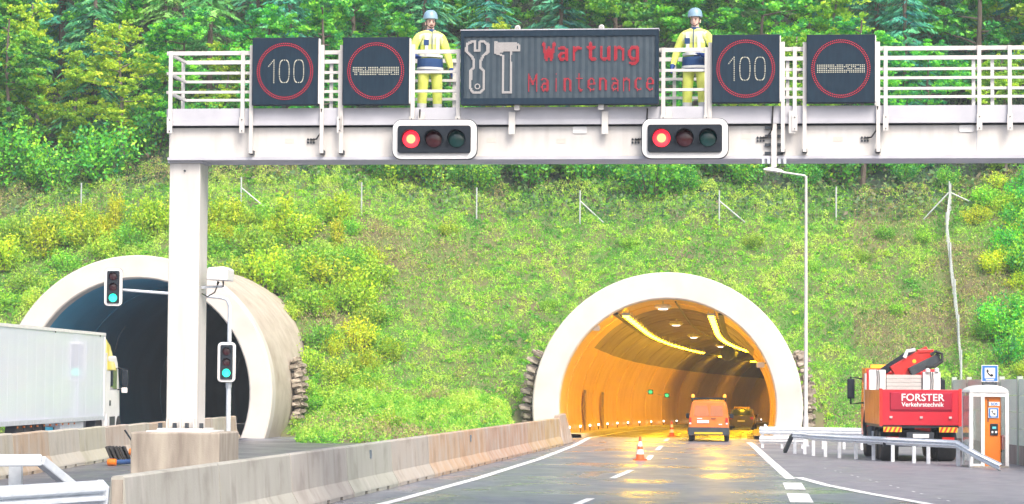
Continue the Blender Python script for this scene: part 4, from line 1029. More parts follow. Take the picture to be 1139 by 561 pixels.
# ------------------------------------------------------------------ orange service van
def ring(pts): return pts + [(-x, y, z) for x, y, z in pts[::-1]]
def van_body():
    secs = []
    for yy, top, wt, lean in ((0.0, 1.70, .95, .10), (.10, 1.80, 1.0, .10), (.5, 1.84, 1.0, 0), (2.4, 1.84, 1.0, 0), (2.95, 1.72, .97, 0), (3.35, 1.20, .99, 0), (4.2, 1.02, .96, 0), (4.4, .8, .9, 0)):
        h = top; sh = min(1.0, h - .1)
        pts = [(0, yy, .28), (.80 * wt, yy, .28), (.88 * wt, yy, .45), (.89 * wt, yy + lean * .1, min(.8, h * .75)), (.87 * wt, yy + lean * .3, sh)]
        up = h - sh
        pts += [(.83 * wt, yy + lean * .6, sh + up * .45), (.76 * wt, yy + lean, sh + up * .82), (.66 * wt, yy + lean * 1.1, sh + up * .97), (0, yy + lean * 1.2, h)]
        secs.append([(x, y_, z) for x, y_, z in pts] + [(-x, y_, z) for x, y_, z in pts[-2:0:-1]])
    return MB().loft(secs)
M_VANWIN = pmat('van_rear_glass', (.42, .13, .03), (.36, .11, .03), 2, .12, spec=.8)
M_TAIL = pmat('tail_lamp_red', (.55, .03, .02), None, 4, .2)
M_BEACON = emat('amber_beacon', (1, .35, .03), .8, (.8, .3, .02))
g = G(788, 491.5); van = thing('service_van', 'orange service van with roof beacons driving into the amber tunnel', 'van', (g.x, g.y, 0), -R(5.5))
M_VANP = pmat('deep_orange_paint', (0.70, 0.17, 0.012), (0.6, 0.14, 0.01), 2.0, 0.35, coat=0.3)
vb = van_body().build('body', M_VANP, van, smooth=True)
for s in (-1, 1):
    d = MB(); x0, x1 = (.012, .70) if s > 0 else (-.70, -.012)
    d.add([(x0, -.018, .62), (x1, -.018, .62), (x1, -.008, 1.08), (x0, -.008, 1.08)], [(0, 1, 2, 3)])
    d.add([(x0, -.012, .62), (x1, -.012, .62), (x1 * .97, .055, 1.66), (x0, .055, 1.66)], [(0, 1, 2, 3)])
    dr = MB().add([(x0, -.02, .60), (x1, -.02, .60), (x1, .018, 1.06), (x1 * .93, .085, 1.70), (x0, .085, 1.70), (x0, .018, 1.06), ], [(0, 1, 2, 5), (5, 2, 3, 4)]).build('rear_door', M_VANP, van)
    MB().add([(x0 + s * .07 if s > 0 else x0 + .06, .008, 1.12), (x1 - .06 if s > 0 else x1 + .0 - s * .07, .008, 1.12), ((x1 - .1) if s > 0 else x1 - .06, .058, 1.58), ((x0 + .08) if s > 0 else x0 + .11, .058, 1.58)], [(0, 1, 2, 3)]).build('window', M_VANWIN, dr)
    MB().box((s * .80, -.015, .92), (.10, .05, .28)).build('tail_lamp', M_TAIL, van, bevel=.02)
    MB().box((s * .80, -.022, .80), (.085, .045, .07)).build('reversing_lamp', M_SIGNWHITE, van)
    MB().lathe([(.05, 0), (.075, .02), (.075, .11), (.045, .15), (.02, .155)], 14, (s * .70, .55, 1.93)).build('beacon', M_BEACON, van, smooth=True)
    MB().tube([(s * .74, .45, 1.78), (s * .74, .45, 1.93)], .03, 6).build('beacon_foot', M_BLACK, van)
    MB().box((s * .98, 3.0, 1.1), (.18, .1, .22)).build('wing_mirror', M_BLACK, van, bevel=.03)
    for yy in (.75, 3.55): wheel(van, (s * .78, yy, .31), .31, .2)
MB().b2((-.78, .40, 1.86), (.78, .55, 1.93)).build('roof_bar', M_BLACK, van)
MB().prism(rrect(1.80, .34, .06), -.06, .2).build('bumper', M_DARKSTEEL, van, loc=(0, 0, .46))
MB().b2((-.62, -.085, .33), (.62, -.062, .42)).build('bumper_strip', M_YELLOW, van)
MB().b2((-.50, -.045, .82), (.02, -.022, .95)).build('number_plate', M_SIGNWHITE, van)
MB().b2((-.50, -.04, 1.0), (-.28, -.018, 1.04)).build('badge', M_SIGNWHITE, van)
MB().b2((.10, -.04, 1.0), (.32, -.018, 1.03)).build('badge', M_DARKSTEEL, van)
MB().b2((.45, -.045, .74), (.60, -.02, .79)).build('badge', M_SIGNWHITE, van)

# ------------------------------------------------------------------ the dark car farther in
x_, y_, h_ = ax_r(60); p = off(ax_r, 60, 2.3)
car = thing('estate_car', 'dark car with yellow roof bar deep in the amber tunnel beyond the van', 'car', (p.x, p.y, p.z), -h_)
M_CAR = pmat('dark_car_paint', (.06, .05, .05), (.08, .06, .05), 2, .3, coat=.5)
secs = []
for yy, h, wt in ((0, .95, .94), (.12, 1.0, 1), (.35, 1.42, 1), (2.6, 1.46, 1), (3.2, 1.0, 1), (4.3, .85, .96), (4.45, .6, .9)):
    sh = min(.9, h - .05); pts = [(0, yy, .25), (.78 * wt, yy, .25), (.87 * wt, yy, .5), (.87 * wt, yy, sh), (.70 * wt, yy, sh + (h - sh) * .85), (0, yy, h)]
    secs.append(pts + [(-x, y2, z) for x, y2, z in pts[-2:0:-1]])
MB().loft(secs).build('body', M_CAR, car, smooth=True)
MB().add([(-.62, .12, 1.0), (.62, .12, 1.0), (.56, .31, 1.36), (-.56, .31, 1.36)], [(0, 1, 2, 3)]).build('rear_window', M_GLASS, car)
for s in (-1, 1):
    MB().box((s * .74, .0, .80), (.22, .08, .14)).build('tail_lamp', M_TAIL, car)
    for yy in (.8, 3.5): wheel(car, (s * .78, yy, .31), .31, .2)
    MB().box((s * .95, 2.7, .98), (.16, .1, .12)).build('wing_mirror', M_CAR, car)
MB().b2((-.55, .9, 1.47), (.55, 1.15, 1.57)).build('light_bar', M_YELLOW, car)
MB().b2((-.26, -.03, .55), (.26, -.005, .66)).build('number_plate', M_SIGNWHITE, car)

# ------------------------------------------------------------------ traffic cones
M_CONE = pmat('cone_orange', (.80, .12, .02), (.7, .10, .02), 6, .5)
M_CONEW = pmat('cone_white', (.82, .80, .78), None, 6, .4)
def cone(p, label, h=.78):
    t = thing('traffic_cone', label, 'cone', (p.x, p.y, p.z + 0.004), R(8), 'traffic cones closing the left lane')
    MB().prism(rrect(.42, .42, .08), 0, .045, 'z').build('base', M_CONE, t)
    f = lambda z: .155 - .125 * z / h
    for z0, z1, m, nm in ((.045, .20, M_CONE, 'cone_body'), (.2003, .36, M_CONEW, 'white_band'), (.3603, .46, M_CONE, 'cone_body'), (.4603, .62, M_CONEW, 'white_band'), (.6203, h, M_CONE, 'tip')):
        MB().lathe([(f(z0), z0), (f(z1), z1)], 18).build(nm, m, t, smooth=True)
cone(G(712, 512.3), 'orange and white traffic cone on wet asphalt, nearest to us')
cone(off(ax_r, 9.5, -.05), 'orange and white traffic cone just inside the tunnel, beside the van')
cone(off(ax_r, 42, -.05), 'orange and white traffic cone behind the van, deepest in the tunnel')
# ------------------------------------------------------------------ red crane lorry parked in the lay-by
def text_mesh(txt, size, parent, loc, rot, mat, nm='lettering', bold=0.0, sx=1.0, ext=.004):
    cu = bpy.data.curves.new('txt', 'FONT'); cu.body = txt; cu.size = size; cu.offset = bold; cu.extrude = ext; cu.align_x = 'CENTER'; cu.space_character = 1.03
    o = bpy.data.objects.new('txt', cu); COL.objects.link(o)
    me = bpy.data.meshes.new_from_object(o.evaluated_get(bpy.context.evaluated_depsgraph_get())); bpy.data.objects.remove(o)
    me.materials.clear(); me.materials.append(mat)
    q = place(nm, me, parent, loc=loc, rot=rot); q.scale = (sx, 1, 1); return q
g = G(1024, 514); TRK_D = g.y
tk = thing('crane_lorry', 'red drop-side lorry with folded red crane parked behind the guard rail', 'lorry', (g.x, g.y, 0), -R(2.2))
def zpx(py, px=1020): return P(px, py, TRK_D).z
ZT, ZB_ = zpx(433.5), zpx(473.5); HW = 1.30
MB().b2((-HW, 0, ZB_), (HW, .05, ZT)).build('tailboard', M_REDPAINT, tk, bevel=.012)
MB().add([(-1.02, -.004, ZB_ + .46), (1.05, -.004, ZB_ + .46), (1.05, -.004, ZT - .09), (-1.02, -.004, ZT - .09), (-.98, -.045, ZB_ + .54), (1.01, -.045, ZB_ + .54), (1.01, -.045, ZT - .12), (-.98, -.045, ZT - .12)],
         [(4, 5, 6, 7), (0, 1, 5, 4), (1, 2, 6, 5), (2, 3, 7, 6), (3, 0, 4, 7)]).build('sign_panel', pmat('dark_red_panel', (.38, .008, .035), None, 2, .35), tk)
for nm, x in (('corner_post', -HW - .005), ('corner_post', HW + .005)):
    MB().b2((x - .05, -.02, ZB_ - .02), (x + .05, .07, ZT + .03)).build(nm, M_REDBRIGHT, tk)
MB().b2((-HW, -.012, ZB_ + .02), (HW, -.001, ZB_ + .11)).build('lower_rail', M_REDPAINT, tk)
for x in (-.98, 0.02, .98): MB().box((x, -.03, ZB_ + .27), (.09, .06, .07)).build('latch', M_ALU, tk)
text_mesh('FORSTER', .33, tk, (.06, -.052, ZT - .37), (R(90), 0, 0), M_SIGNWHITE, bold=.004, sx=1.04)
text_mesh('Verkehrstechnik', .205, tk, (.06, -.052, ZT - .56), (R(90), 0, 0), M_SIGNWHITE, bold=.003, sx=.98)
BL = 5.2
for i in range(3):
    y0 = .06 + i * BL / 3
    for s in (-1, 1): MB().b2((s * HW - .02 if s < 0 else HW - .025, y0 + .01, ZB_ + .02), (s * HW + .025 if s < 0 else HW + .02, y0 + BL / 3 - .02, ZT - .02)).build('side_board', M_ORANGE if s < 0 else M_REDPAINT, tk)
MB().b2((-HW + .03, .06, ZB_ - .08), (HW - .03, BL, ZB_ + .015)).build('bed_floor', M_DARKSTEEL, tk)
# load: white frames and stacked aluminium boards
ZA = zpx(416.5)
for k in range(6):
    MB().b2((-.66, 4.2, ZT - .3 + k * (ZA - ZT + .3) / 6 + .008), (.55, 4.26, ZT - .3 + (k + 1) * (ZA - ZT + .3) / 6)).build('front_board', M_ALU, tk)
for x0, x1, zt in ((-1.27, -.70, zpx(411)), (.59, 1.2, zpx(413))):
    MB().b2((x0, 4.1, ZT - .35), (x1, 4.3, zt)).build('white_locker', M_WHITEPL, tk, bevel=.02)
    for xx in (x0 + .26, x0 + .33): MB().tube([(xx, 4.07, zt + .02), (xx + .02, 4.06, zt - .3), (xx, 4.08, ZT - .2)], .014, 5).build('strap', M_RUBBER, tk)
# chassis, lights, wheels
MB().b2((-.45, .05, .62), (.45, 7.4, .98)).build('chassis', M_DARKSTEEL, tk)
MB().b2((-1.22, .10, .50), (1.22, .22, .66)).build('underrun_bar', M_BLACK, tk)
for s in (-1, 1):
    for yy in (1.0, 2.3): wheel(tk, (s * .95, yy, .52), .52, .58)
    wheel(tk, (s * 1.05, 6.3, .52), .52, .34)
    lp = MB().b2((s * .92 - .30, .02, .98), (s * .92 + .30, .08, 1.15)).build('warning_plate', M_YELLOW, tk)
    for k in range(4): MB().add([(s * .92 - .30 + k * .15, .017, .982), (s * .92 - .23 + k * .15, .017, .982), (s * .92 - .15 + k * .15, .017, 1.148), (s * .92 - .22 + k * .15, .017, 1.148)], [(0, 1, 2, 3)]).build('red_stripe', M_REDBRIGHT, lp)
    MB().b2((s * .92 - .2, .03, .70), (s * .92 + .2, .09, .82)).build('tail_lamp', M_TAIL, tk)
    MB().sweep([(-.3, -.012), (.3, -.012), (.3, .012), (-.3, .012)], [(s * .95, 1.65 + 1.3 * math.cos(a), .55 + .62 * math.sin(a)) for a in np.linspace(.1, math.pi - .1, 11)]).build('mudguard', M_BLACK, tk)
MB().b2((-.25, .0, .80), (.28, .03, .92)).build('number_plate', M_SIGNWHITE, tk)
# cab
cb = MB().prism([(5.45, .75), (7.45, .75), (7.5, 1.6), (7.2, 2.7), (6.95, 3.05), (5.6, 3.12), (5.45, 3.0)], -1.22, 1.22, 'x').build('cab', M_REDBRIGHT, tk, bevel=.05)
MB().b2((-1.235, 6.2, 1.75), (-1.222, 7.05, 2.6)).build('side_window', M_GLASS, cb)
MB().b2((-1.26, 5.5, .9), (-1.222, 6.05, 2.95)).build('side_panel', M_WHITEPL, cb)
MB().b2((-1.0, 5.44, 2.0), (1.0, 5.449, 2.8)).build('rear_window', M_GLASS, cb)
MB().b2((-1.0, 5.9, 3.13), (.2, 6.3, 3.26)).build('light_bar', M_BEACON, cb)
MB().b2((-1.24, 5.6, 2.96), (-.4, 6.9, 3.14)).build('roof_trim', M_ORANGE, cb)
for s in (-1, 1):
    MB().tube([(s * 1.2, 7.0, 2.75), (s * 1.62, 7.1, 2.82), (s * 1.62, 7.1, 1.85), (s * 1.2, 7.0, 1.9)], .035, 6).build('mirror_arm', M_BLACK, cb)
    MB().box((s * 1.62, 7.08, 2.4), (.26, .12, .72)).build('mirror', M_BLACK, cb, bevel=.04)
    MB().tube([(s * 1.28, 5.2, .5), (s * 1.32, 5.2, 1.2), (s * 1.22, 5.25, 1.9)], .07, 8).build('exhaust_hose', M_BLACK, cb)
    MB().tube([(s * 1.20, 3.6, .6), (s * 1.24, 3.7, 1.1)], .16, 8).build('air_tank', M_DARKSTEEL, cb)
MB().b2((-1.25, 3.2, .45), (-1.05, 4.9, .95)).build('side_guard', M_GALV, tk)
# folded crane between cab and bed
def K(px, py, y): 
    q = P(px, py, TRK_D + y); v_ = q - Vector(tk.location); a = R(2.2)
    return Vector((v_.x * math.cos(a) - v_.y * math.sin(a), v_.x * math.sin(a) + v_.y * math.cos(a), v_.z))
cr = MB().b2((-.3, 4.5, .95), (.35, 5.1, 2.9)).build('crane_column', M_DARKSTEEL, tk)
def arm(a, b, w, h, m, nm): return MB().beam(a, b, w, h).build(nm, m, tk, bevel=.02)
arm(K(994, 416, 4.7), K(1034, 393, 4.7), .38, .56, M_REDBRIGHT, 'main_boom')
arm(K(981, 414, 4.95), K(1017, 390, 4.95), .24, .26, M_BLACK, 'boom_cylinder')
arm(K(1012, 414, 4.35), K(1045, 398, 4.35), .28, .3, M_DARKSTEEL, 'jib')
arm(K(1020, 391, 4.6), K(1038, 390.5, 4.6), .26, .12, M_REDBRIGHT, 'boom_top')
arm(K(1031, 411, 4.32), K(1044, 394, 4.32), .16, .16, M_BLACK, 'jib_link')
MB().tube([K(1030, 408, 4.2), K(1040, 408, 4.1), K(1048, 402, 4.1), K(1048, 394, 4.1), K(1041, 391, 4.2), K(1035, 395, 4.2)], .055, 7).build('hydraulic_hose', M_RUBBER, tk)
MB().tube([K(1006, 398, 4.4), K(1009, 391, 4.4), K(1018, 389.5, 4.4)], .07, 7).build('boom_bracket', M_WHITEPL, tk)
for q in ((1032, 412.5), (1042, 412)): MB().lathe([(.02, -.09), (.085, -.05), (.085, .05), (.02, .09)], 12, tuple(K(*q, 4.05))).build('work_lamp', M_WHITEPL, tk, smooth=True)
MB().lathe([(.07, 0), (.07, .02)], 10, tuple(K(1017, 402, 4.48)), axis='y').build('caution_sticker', M_YELLOW, tk)

# ------------------------------------------------------------------ emergency phone booth
b0 = G(1100.5, 520.5); BS = FPX / b0.y
bo = thing('phone_booth', 'orange emergency phone booth with white frame and blue phone sign on top', 'phone booth', (b0.x, b0.y, 0), R(3))
W_, D_ = 1.22, 1.1; HB = P(1100, 437, b0.y).z
arch = [(-W_ / 2, HB), (W_ / 2, HB)] + [(W_ / 2 * math.cos(a), HB + .02 + .22 * math.sin(a)) for a in np.linspace(0, math.pi, 13)]
MB().prism(arch, -.02, D_, 'y').build('roof', M_WHITEPL, bo, bevel=.02)
for x in (-W_ / 2 + .05, -.20, W_ / 2 - .05):
    MB().b2((x - .055, 0, 0), (x + .055, .10, HB - .002)).build('frame_post', M_WHITEPL, bo)
for x in (-W_ / 2 + .04, W_ / 2 - .04): MB().b2((x - .04, D_ - .1, 0), (x + .04, D_ - .02, HB - .002)).build('frame_post', M_WHITEPL, bo)
MB().b2((-W_ / 2, .02, HB - .12), (W_ / 2, .09, HB - .003)).build('header', M_WHITEPL, bo)
MB().b2((-W_ / 2 + .09, .03, .05), (-.26, .07, .12)).build('door_sill', M_WHITEPL, bo)
m, nt, bb, N, L = nodes('booth_glass'); bb.inputs['Base Color'].default_value = (.75, .85, .82, 1); bb.inputs['Roughness'].default_value = .05; bb.inputs['Transmission Weight'].default_value = .9; M_BGLASS = m
MB().b2((-W_ / 2 + .105, .04, .13), (-.256, .052, HB - .125)).build('pane', M_BGLASS, bo)
MB().b2((.40, .04, .13), (W_ / 2 - .106, .052, HB - .125)).build('pane', M_BGLASS, bo)
MB().b2((-W_ / 2 + .01, .12, .2), (-W_ / 2 + .022, D_ - .12, HB - .1)).build('pane', M_BGLASS, bo)
pn = MB().b2((-.12, .14, .0), (.40, .60, HB - .13)).build('orange_cabinet', M_ORANGE, bo, bevel=.015)
MB().b2((-.02, .13, 1.42), (.01, .139, HB - .2)).build('hinge', M_DARKSTEEL, pn)
HS = [(-.34, .30), (-.20, .38), (-.10, .16), (-.20, .08), (.05, -.16), (.14, -.06), (.36, -.18), (.28, -.32), (.10, -.36), (-.16, -.14), (-.34, .12)]
def phone_sign(parent, cx, y, cz, s, nm):
    bd = MB().b2((cx - s / 2, y, cz - s / 2), (cx + s / 2, y + .03, cz + s / 2)).build(nm, M_SIGNWHITE, parent)
    MB().b2((cx - s * .46, y - .006, cz - s * .46), (cx + s * .46, y - .001, cz + s * .46)).build('blue_field', M_BLUE, bd)
    MB().b2((cx - s * .31, y - .011, cz - s * .29), (cx + s * .31, y - .007, cz + s * .33)).build('white_field', M_SIGNWHITE, bd)
    MB().prism([(cx + p[0] * s * .62, cz + .01 + p[1] * s * .62) for p in HS], y - .017, y - .012, 'y').build('handset_symbol', M_BLACK, bd)
    MB().b2((cx - s * .25, y - .011, cz - s * .41), (cx + s * .25, y - .007, cz - s * .36)).build('white_line', M_SIGNWHITE, bd)
phone_sign(pn, .16, .105, zpx(459.5, 1107) if False else P(1107, 459.5, b0.y).z, .32, 'small_phone_sign')
zs = P(1102, 415.5, b0.y).z; phone_sign(bo, .06, .15, zs, .52, 'roof_sign')
for x in (-.05, .17): MB().tube([(x, .2, HB + .15), (x, .2, zs - .24)], .03, 8).build('sign_post', M_DARKSTEEL, bo)
MB().b2((-.16, .12, HB + .17), (.28, .26, zs - .27)).build('sign_bracket', M_DARKSTEEL, bo)
MB().b2((.02, .125, P(1107, 449.5, b0.y).z - .06), (.36, .139, P(1107, 449.5, b0.y).z + .06)).build('name_plate', M_SIGNWHITE, pn)
text_mesh('SOS', .12, pn, (.19, .120, P(1107, 449.5, b0.y).z - .042), (R(90), 0, 0), M_BLUE, bold=.003)
zp = P(1107, 478, b0.y).z
ph = MB().b2((.06, .10, zp - .18), (.30, .139, zp + .18)).build('call_panel', M_BLACK, pn, bevel=.01)
MB().lathe([(.035, -.01), (.035, 0)], 12, (.12, .098, zp - .08), axis='y').build('button', M_WHITEPL, ph)
MB().lathe([(.035, -.01), (.035, 0)], 12, (.235, .098, zp - .08), axis='y').build('button', M_WHITEPL, ph)
MB().b2((.12, .095, zp + .02), (.24, .0985, zp + .09)).build('screen', emat('cyan_panel_lamp', (.1, .7, .8), .6), ph)
MB().lathe([(.06, 0), (.075, .03), (.075, .38), (.05, .44), (.025, .47)], 14, (.49, .32, .55)).build('extinguisher', M_REDBRIGHT, bo, smooth=True)
MB().lathe([(.06, 0), (.075, .03), (.075, .38), (.05, .44), (.025, .47)], 14, (-.24 + .10, .30, .55)).build('extinguisher', M_REDBRIGHT, bo, smooth=True)
MB().b2((.43, .28, .48), (.56, .36, .549)).build('bracket', M_BLACK, bo)
MB().b2((-.20, .22, .48), (-.082, .36, .549)).build('bracket', M_BLACK, bo)
MB().b2((-W_ / 2, 0.0, 0.004), (W_ / 2, D_, .05)).build('floor_slab', M_CONC, bo)
MB().tube([(-.45, .5, 1.2), (-.42, .45, 1.35), (-.44, .47, 1.5), (-.52, .5, 1.55)], .035, 8).build('handset', M_BLACK, bo)
MB().b2((-W_ / 2 + .08, .52, .9), (-.30, .6, 1.75)).build('phone_box', M_RED if False else M_WHITEPL, bo)

# ------------------------------------------------------------------ noise wall
M_NOISE = pmat('pale_green_noise_panel', (.78, .88, .70), (.72, .82, .66), 1.0, .7, stretch=(1, 1, 4))
nw = thing('noise_wall', 'pale green noise barrier wall behind the phone booth', 'noise wall', (16.35, 60, 0))
for i in range(12):
    y0 = i * 3.0
    MB().b2((-.09, y0 - .08, 0), (.09, y0 + .08, 2.85)).build('post', pmat('green_grey_post', (.40, .48, .40), None, 3, .6) if i == 0 else bpy.data.materials['green_grey_post'], nw)
    if i < 11:
        MB().b2((-.06, y0 + .085, 0.0), (.06, y0 + 2.915, .62)).build('plinth_panel', M_CONC, nw)
        for k in range(4): MB().b2((-.05, y0 + .085, .63 + k * .535), (.05, y0 + 2.915, .63 + (k + 1) * .535 - .015)).build('panel', M_NOISE, nw)

# ------------------------------------------------------------------ street lamp
l0 = P(896.3, 495, 104.0); lt = P(896.3, 196, 104.0)
la = thing('street_lamp', 'slim white street lamp beside the right jamb of the amber tunnel', 'street lamp', (l0.x, l0.y, 0))
MB().tube([(0, 0, 0), (0, 0, 1.2), (0, 0, 1.22), (0, 0, lt.z)], [.11, .11, .085, .055], 10).build('pole', M_WHITE, la, smooth=True)
MB().tube([(0, 0, lt.z - .06), (-.05, 0, lt.z + .02), (-.95, 0, lt.z + .15)], .04, 8).build('arm', M_WHITE, la, smooth=True)
mb = MB(); mb.loft([[(x + .0, s * w_, lt.z + .13 + zz - (x + .95) * .14) for s, zz in ((-1, 0), (1, 0), (.7, h2), (-.7, h2))] for x, w_, h2 in ((-.92, .05, .06), (-1.05, .13, .13), (-1.5, .16, .15), (-1.78, .08, .05))])
mb.build('lamp_head', M_WHITEPL, la, bevel=.02)
MB().box((-1.4, 0, lt.z + .18), (.5, .22, .02), rot=(0, .14, 0)).build('lens', M_PALE, la)
MB().b2((-.13, -.13, .0), (.13, .13, .04)).build('base_flange', M_GALV, la)

# ------------------------------------------------------------------ fences on the hillside
M_WIRE = pmat('fence_wire', (.2, .23, .25), None, 3, .5, metal=.3)
M_FPOST = pmat('fence_post_steel', (.50, .54, .54), (.4, .44, .45), 3, .5, metal=.2)
def fence(label, pix, ph_, braces, mesh_h, post_w=.042, wire=.004, mw=None):
    pts = [H(*p) for p in pix]; pts = [Vector((p.x, p.y, hz(p.x, p.y))) for p in pts]
    t = thing('wire_fence', label, 'fence', tuple(pts[0])); bk_ = tuple(-pts[0])
    for i, p in enumerate(pts):
        MB().tube([p - Vector((0, 0, .2)), p + Vector((0, 0, ph_))], post_w, 7).build('post', M_FPOST, t, loc=bk_)
        if i in braces:
            s = braces[i]; q = Vector((p.x + s * 1.35, p.y, hz(p.x + s * 1.35, p.y)))
            MB().tube([p + Vector((0, 0, ph_ * .68)), q], .04, 6).build('brace', M_FPOST, t, loc=bk_)
    mb = MB()
    for i in range(len(pts) - 1):
        a, b = pts[i], pts[i + 1]; L_ = (b - a).length; n = max(2, int(L_ / .35))
        for k in range(7):
            z = mesh_h * (k + .5) / 7
            prev = None
            for j in range(0, n + 1, 4):
                q = a.lerp(b, min(1, j / n)); q = Vector((q.x, q.y, hz(q.x, q.y) + z))
                if prev is not None: mb.tube([prev, q], wire, 3, caps=False)
                prev = q
        for j in range(n):
            q = a.lerp(b, j / n); q.z = hz(q.x, q.y); mb.tube([q, q + Vector((0, 0, mesh_h))], wire, 3, caps=False)
    mb.build('wire_mesh', mw or M_WIRE, t, loc=bk_)
fence('wire fence with steel posts along the forest edge above both tunnels', [(-30, 252), (90, 240), (268, 234), (402, 240), (530, 246), (645, 250), (800, 250), (930, 246), (1056, 240)], 1.75, {2: 1, 5: 1, 6: 1, 8: -1}, 1.4)
fence('wire fence climbing the slope above the phone booth', [(1069, 425), (1066, 385), (1062, 345), (1057, 305), (1053, 270), (1057, 236)], 1.5, {5: 1}, 1.4, .06, .014, M_FPOST)
HAZE = 0.00045
# ------------------------------------------------------------------ vegetation
def leaf_mat(name, rough=0.55, trans=0.35):
    m, nt, b, N, L = nodes(name)
    at = N('ShaderNodeAttribute'); at.attribute_name = 'tint'
    oi = N('ShaderNodeObjectInfo')
    hs = N('ShaderNodeHueSaturation')
    mr = N('ShaderNodeMapRange'); mr.inputs[3].default_value = 0.475; mr.inputs[4].default_value = 0.525; L(oi.outputs['Random'], mr.inputs[0])
    mm = N('ShaderNodeMath'); mm.operation = 'FRACT'; m7 = N('ShaderNodeMath'); m7.operation = 'MULTIPLY'; m7.inputs[1].default_value = 7.13; L(oi.outputs['Random'], m7.inputs[0]); L(m7.outputs[0], mm.inputs[0])
    mv = N('ShaderNodeMapRange'); mv.inputs[3].default_value = 0.8; mv.inputs[4].default_value = 1.15; L(mm.outputs[0], mv.inputs[0])
    L(mr.outputs[0], hs.inputs['Hue']); L(mv.outputs[0], hs.inputs['Value']); L(at.outputs['Color'], hs.inputs['Color'])
    mo = N('ShaderNodeMix'); mo.data_type = 'RGBA'; mo.blend_type = 'MULTIPLY'; mo.inputs[0].default_value = 1
    L(hs.outputs[0], mo.inputs[6]); L(oi.outputs['Color'], mo.inputs[7])
    nt.nodes.remove(b)
    d = N('ShaderNodeBsdfDiffuse'); tr = N('ShaderNodeBsdfTranslucent'); gl_ = N('ShaderNodeBsdfGlossy'); gl_.inputs['Roughness'].default_value = rough
    L(mo.outputs[2], d.inputs[0]); L(mo.outputs[2], tr.inputs[0])
    x = N('ShaderNodeMixShader'); x.inputs[0].default_value = trans; L(d.outputs[0], x.inputs[1]); L(tr.outputs[0], x.inputs[2])
    y = N('ShaderNodeMixShader'); y.inputs[0].default_value = 0.04; L(x.outputs[0], y.inputs[1]); L(gl_.outputs[0], y.inputs[2])
    L(y.outputs[0], nt.nodes['Material Output'].inputs[0])
    return m
M_LEAF = leaf_mat('leaf'); M_NEEDLE = leaf_mat('needle', .6, .2); M_GRASS = leaf_mat('grass_blade', .5, .35)
M_BARK = pmat('bark', (.15, .12, .10), (.08, .065, .055), 5, .9, bump=.5, stretch=(4, 4, .6))
M_BARKP = pmat('pale_bark', (.24, .21, .18), (.14, .12, .10), 5, .9, bump=.4, stretch=(4, 4, .8))

def leaves(C, size, col, tilt=0.9, aspect=0.55, rng=RNG, T=None):
    n = len(C); size = np.broadcast_to(size, (n,))
    if T is None:
        T = rng.normal(size=(n, 3)); T[:, 2] *= tilt
    T = T / np.linalg.norm(T, axis=1, keepdims=True)
    U = rng.normal(size=(n, 3)); U[:, 2] *= .4
    S = np.cross(T, U); S /= np.linalg.norm(S, axis=1, keepdims=True) + 1e-9
    a = T * (size * .5)[:, None]; s = S * (size * .5 * aspect)[:, None]
    V = np.stack([C - a, C + s - a * .15, C + a, C - s - a * .15], 1).reshape(-1, 3)
    Q = np.arange(4 * n).reshape(n, 4)
    return V, Q, np.repeat(col, 4, 0)
def join(parts):
    V = []; Q = []; K = []; b = 0
    for v, q, k in parts: V.append(v); Q.append(q + b); K.append(k); b += len(v)
    return np.concatenate(V), np.concatenate(Q), np.concatenate(K)
def leafmesh(name, parts, mat):
    V, Q, K = join(parts); me = np_mesh(name, V, Q, K); me.materials.append(mat); return me
def ramp(t, cols):
    t = np.clip(t, 0, .9999) * (len(cols) - 1); i = t.astype(int); f = (t - i)[:, None]; c = np.array(cols); return c[i] * (1 - f) + c[i + 1] * f

def broadleaf(seed, Ht, Rc, cols, nleaf, lsize, base=.22, pale=False):
    rg = np.random.default_rng(seed); mb = MB()
    tp = [Vector((0, 0, -.6))]; x = y = 0
    for i in range(1, 7):
        x += rg.normal() * .14; y += rg.normal() * .14; tp.append(Vector((x, y, Ht * .9 * i / 6)))
    mb.tube(tp, [Ht * .013 * (1 - .14 * i) + .03 for i in range(7)], 7)
    centres = []
    nl = 17
    for i in range(nl):
        f = base + (0.97 - base) * (i + rg.random()) / nl; k = f * 6 / .9 * .9; k = min(k, 5.99); p = tp[int(k)].lerp(tp[int(k) + 1], k % 1) if k < 5.99 else tp[6]
        a = rg.random() * 6.28 + i * 2.4; prof = math.sin(math.pi * min(1, (f - base) / (1.02 - base) * .86 + .12)) ** .7
        L_ = Rc * prof * rg.uniform(.7, 1.15); d = Vector((math.cos(a), math.sin(a), rg.uniform(.05, .55)))
        pts = [p + d * (L_ * q) + Vector((0, 0, -.10 * L_ * q * q)) for q in (0, .35, .7, 1)]
        mb.tube(pts, [.07, .05, .03, .012], 5)
        for q in (.3, .45, .6, .75, .88, 1.0, 1.08):
            for _ in range(3):
                centres.append(p + d * (L_ * q) + Vector(rg.normal(size=3) * np.array([.42, .42, .30]) * (.6 + Rc * .16)))
    n = len(centres); per = nleaf // n; parts = []
    for c in centres:
        m = int(per * rg.uniform(.6, 1.4)); r = rg.uniform(.22, .58) * (.5 + Rc * .14)
        d = rg.normal(size=(m, 3)); d /= np.linalg.norm(d, axis=1, keepdims=True); d *= (rg.random((m, 1)) ** .45) * r; d[:, 2] *= .5
        t = np.clip(rg.random() * .75 + rg.normal(size=m) * .14 + .1, 0, 1)
        parts.append(leaves(np.array(c) + d, rg.uniform(.7, 1.3, m) * lsize, ramp(t, cols), tilt=.6, aspect=.62, rng=rg))
    return mb.mesh('trunk', M_BARKP if pale else M_BARK), leafmesh('crown', parts, M_LEAF)
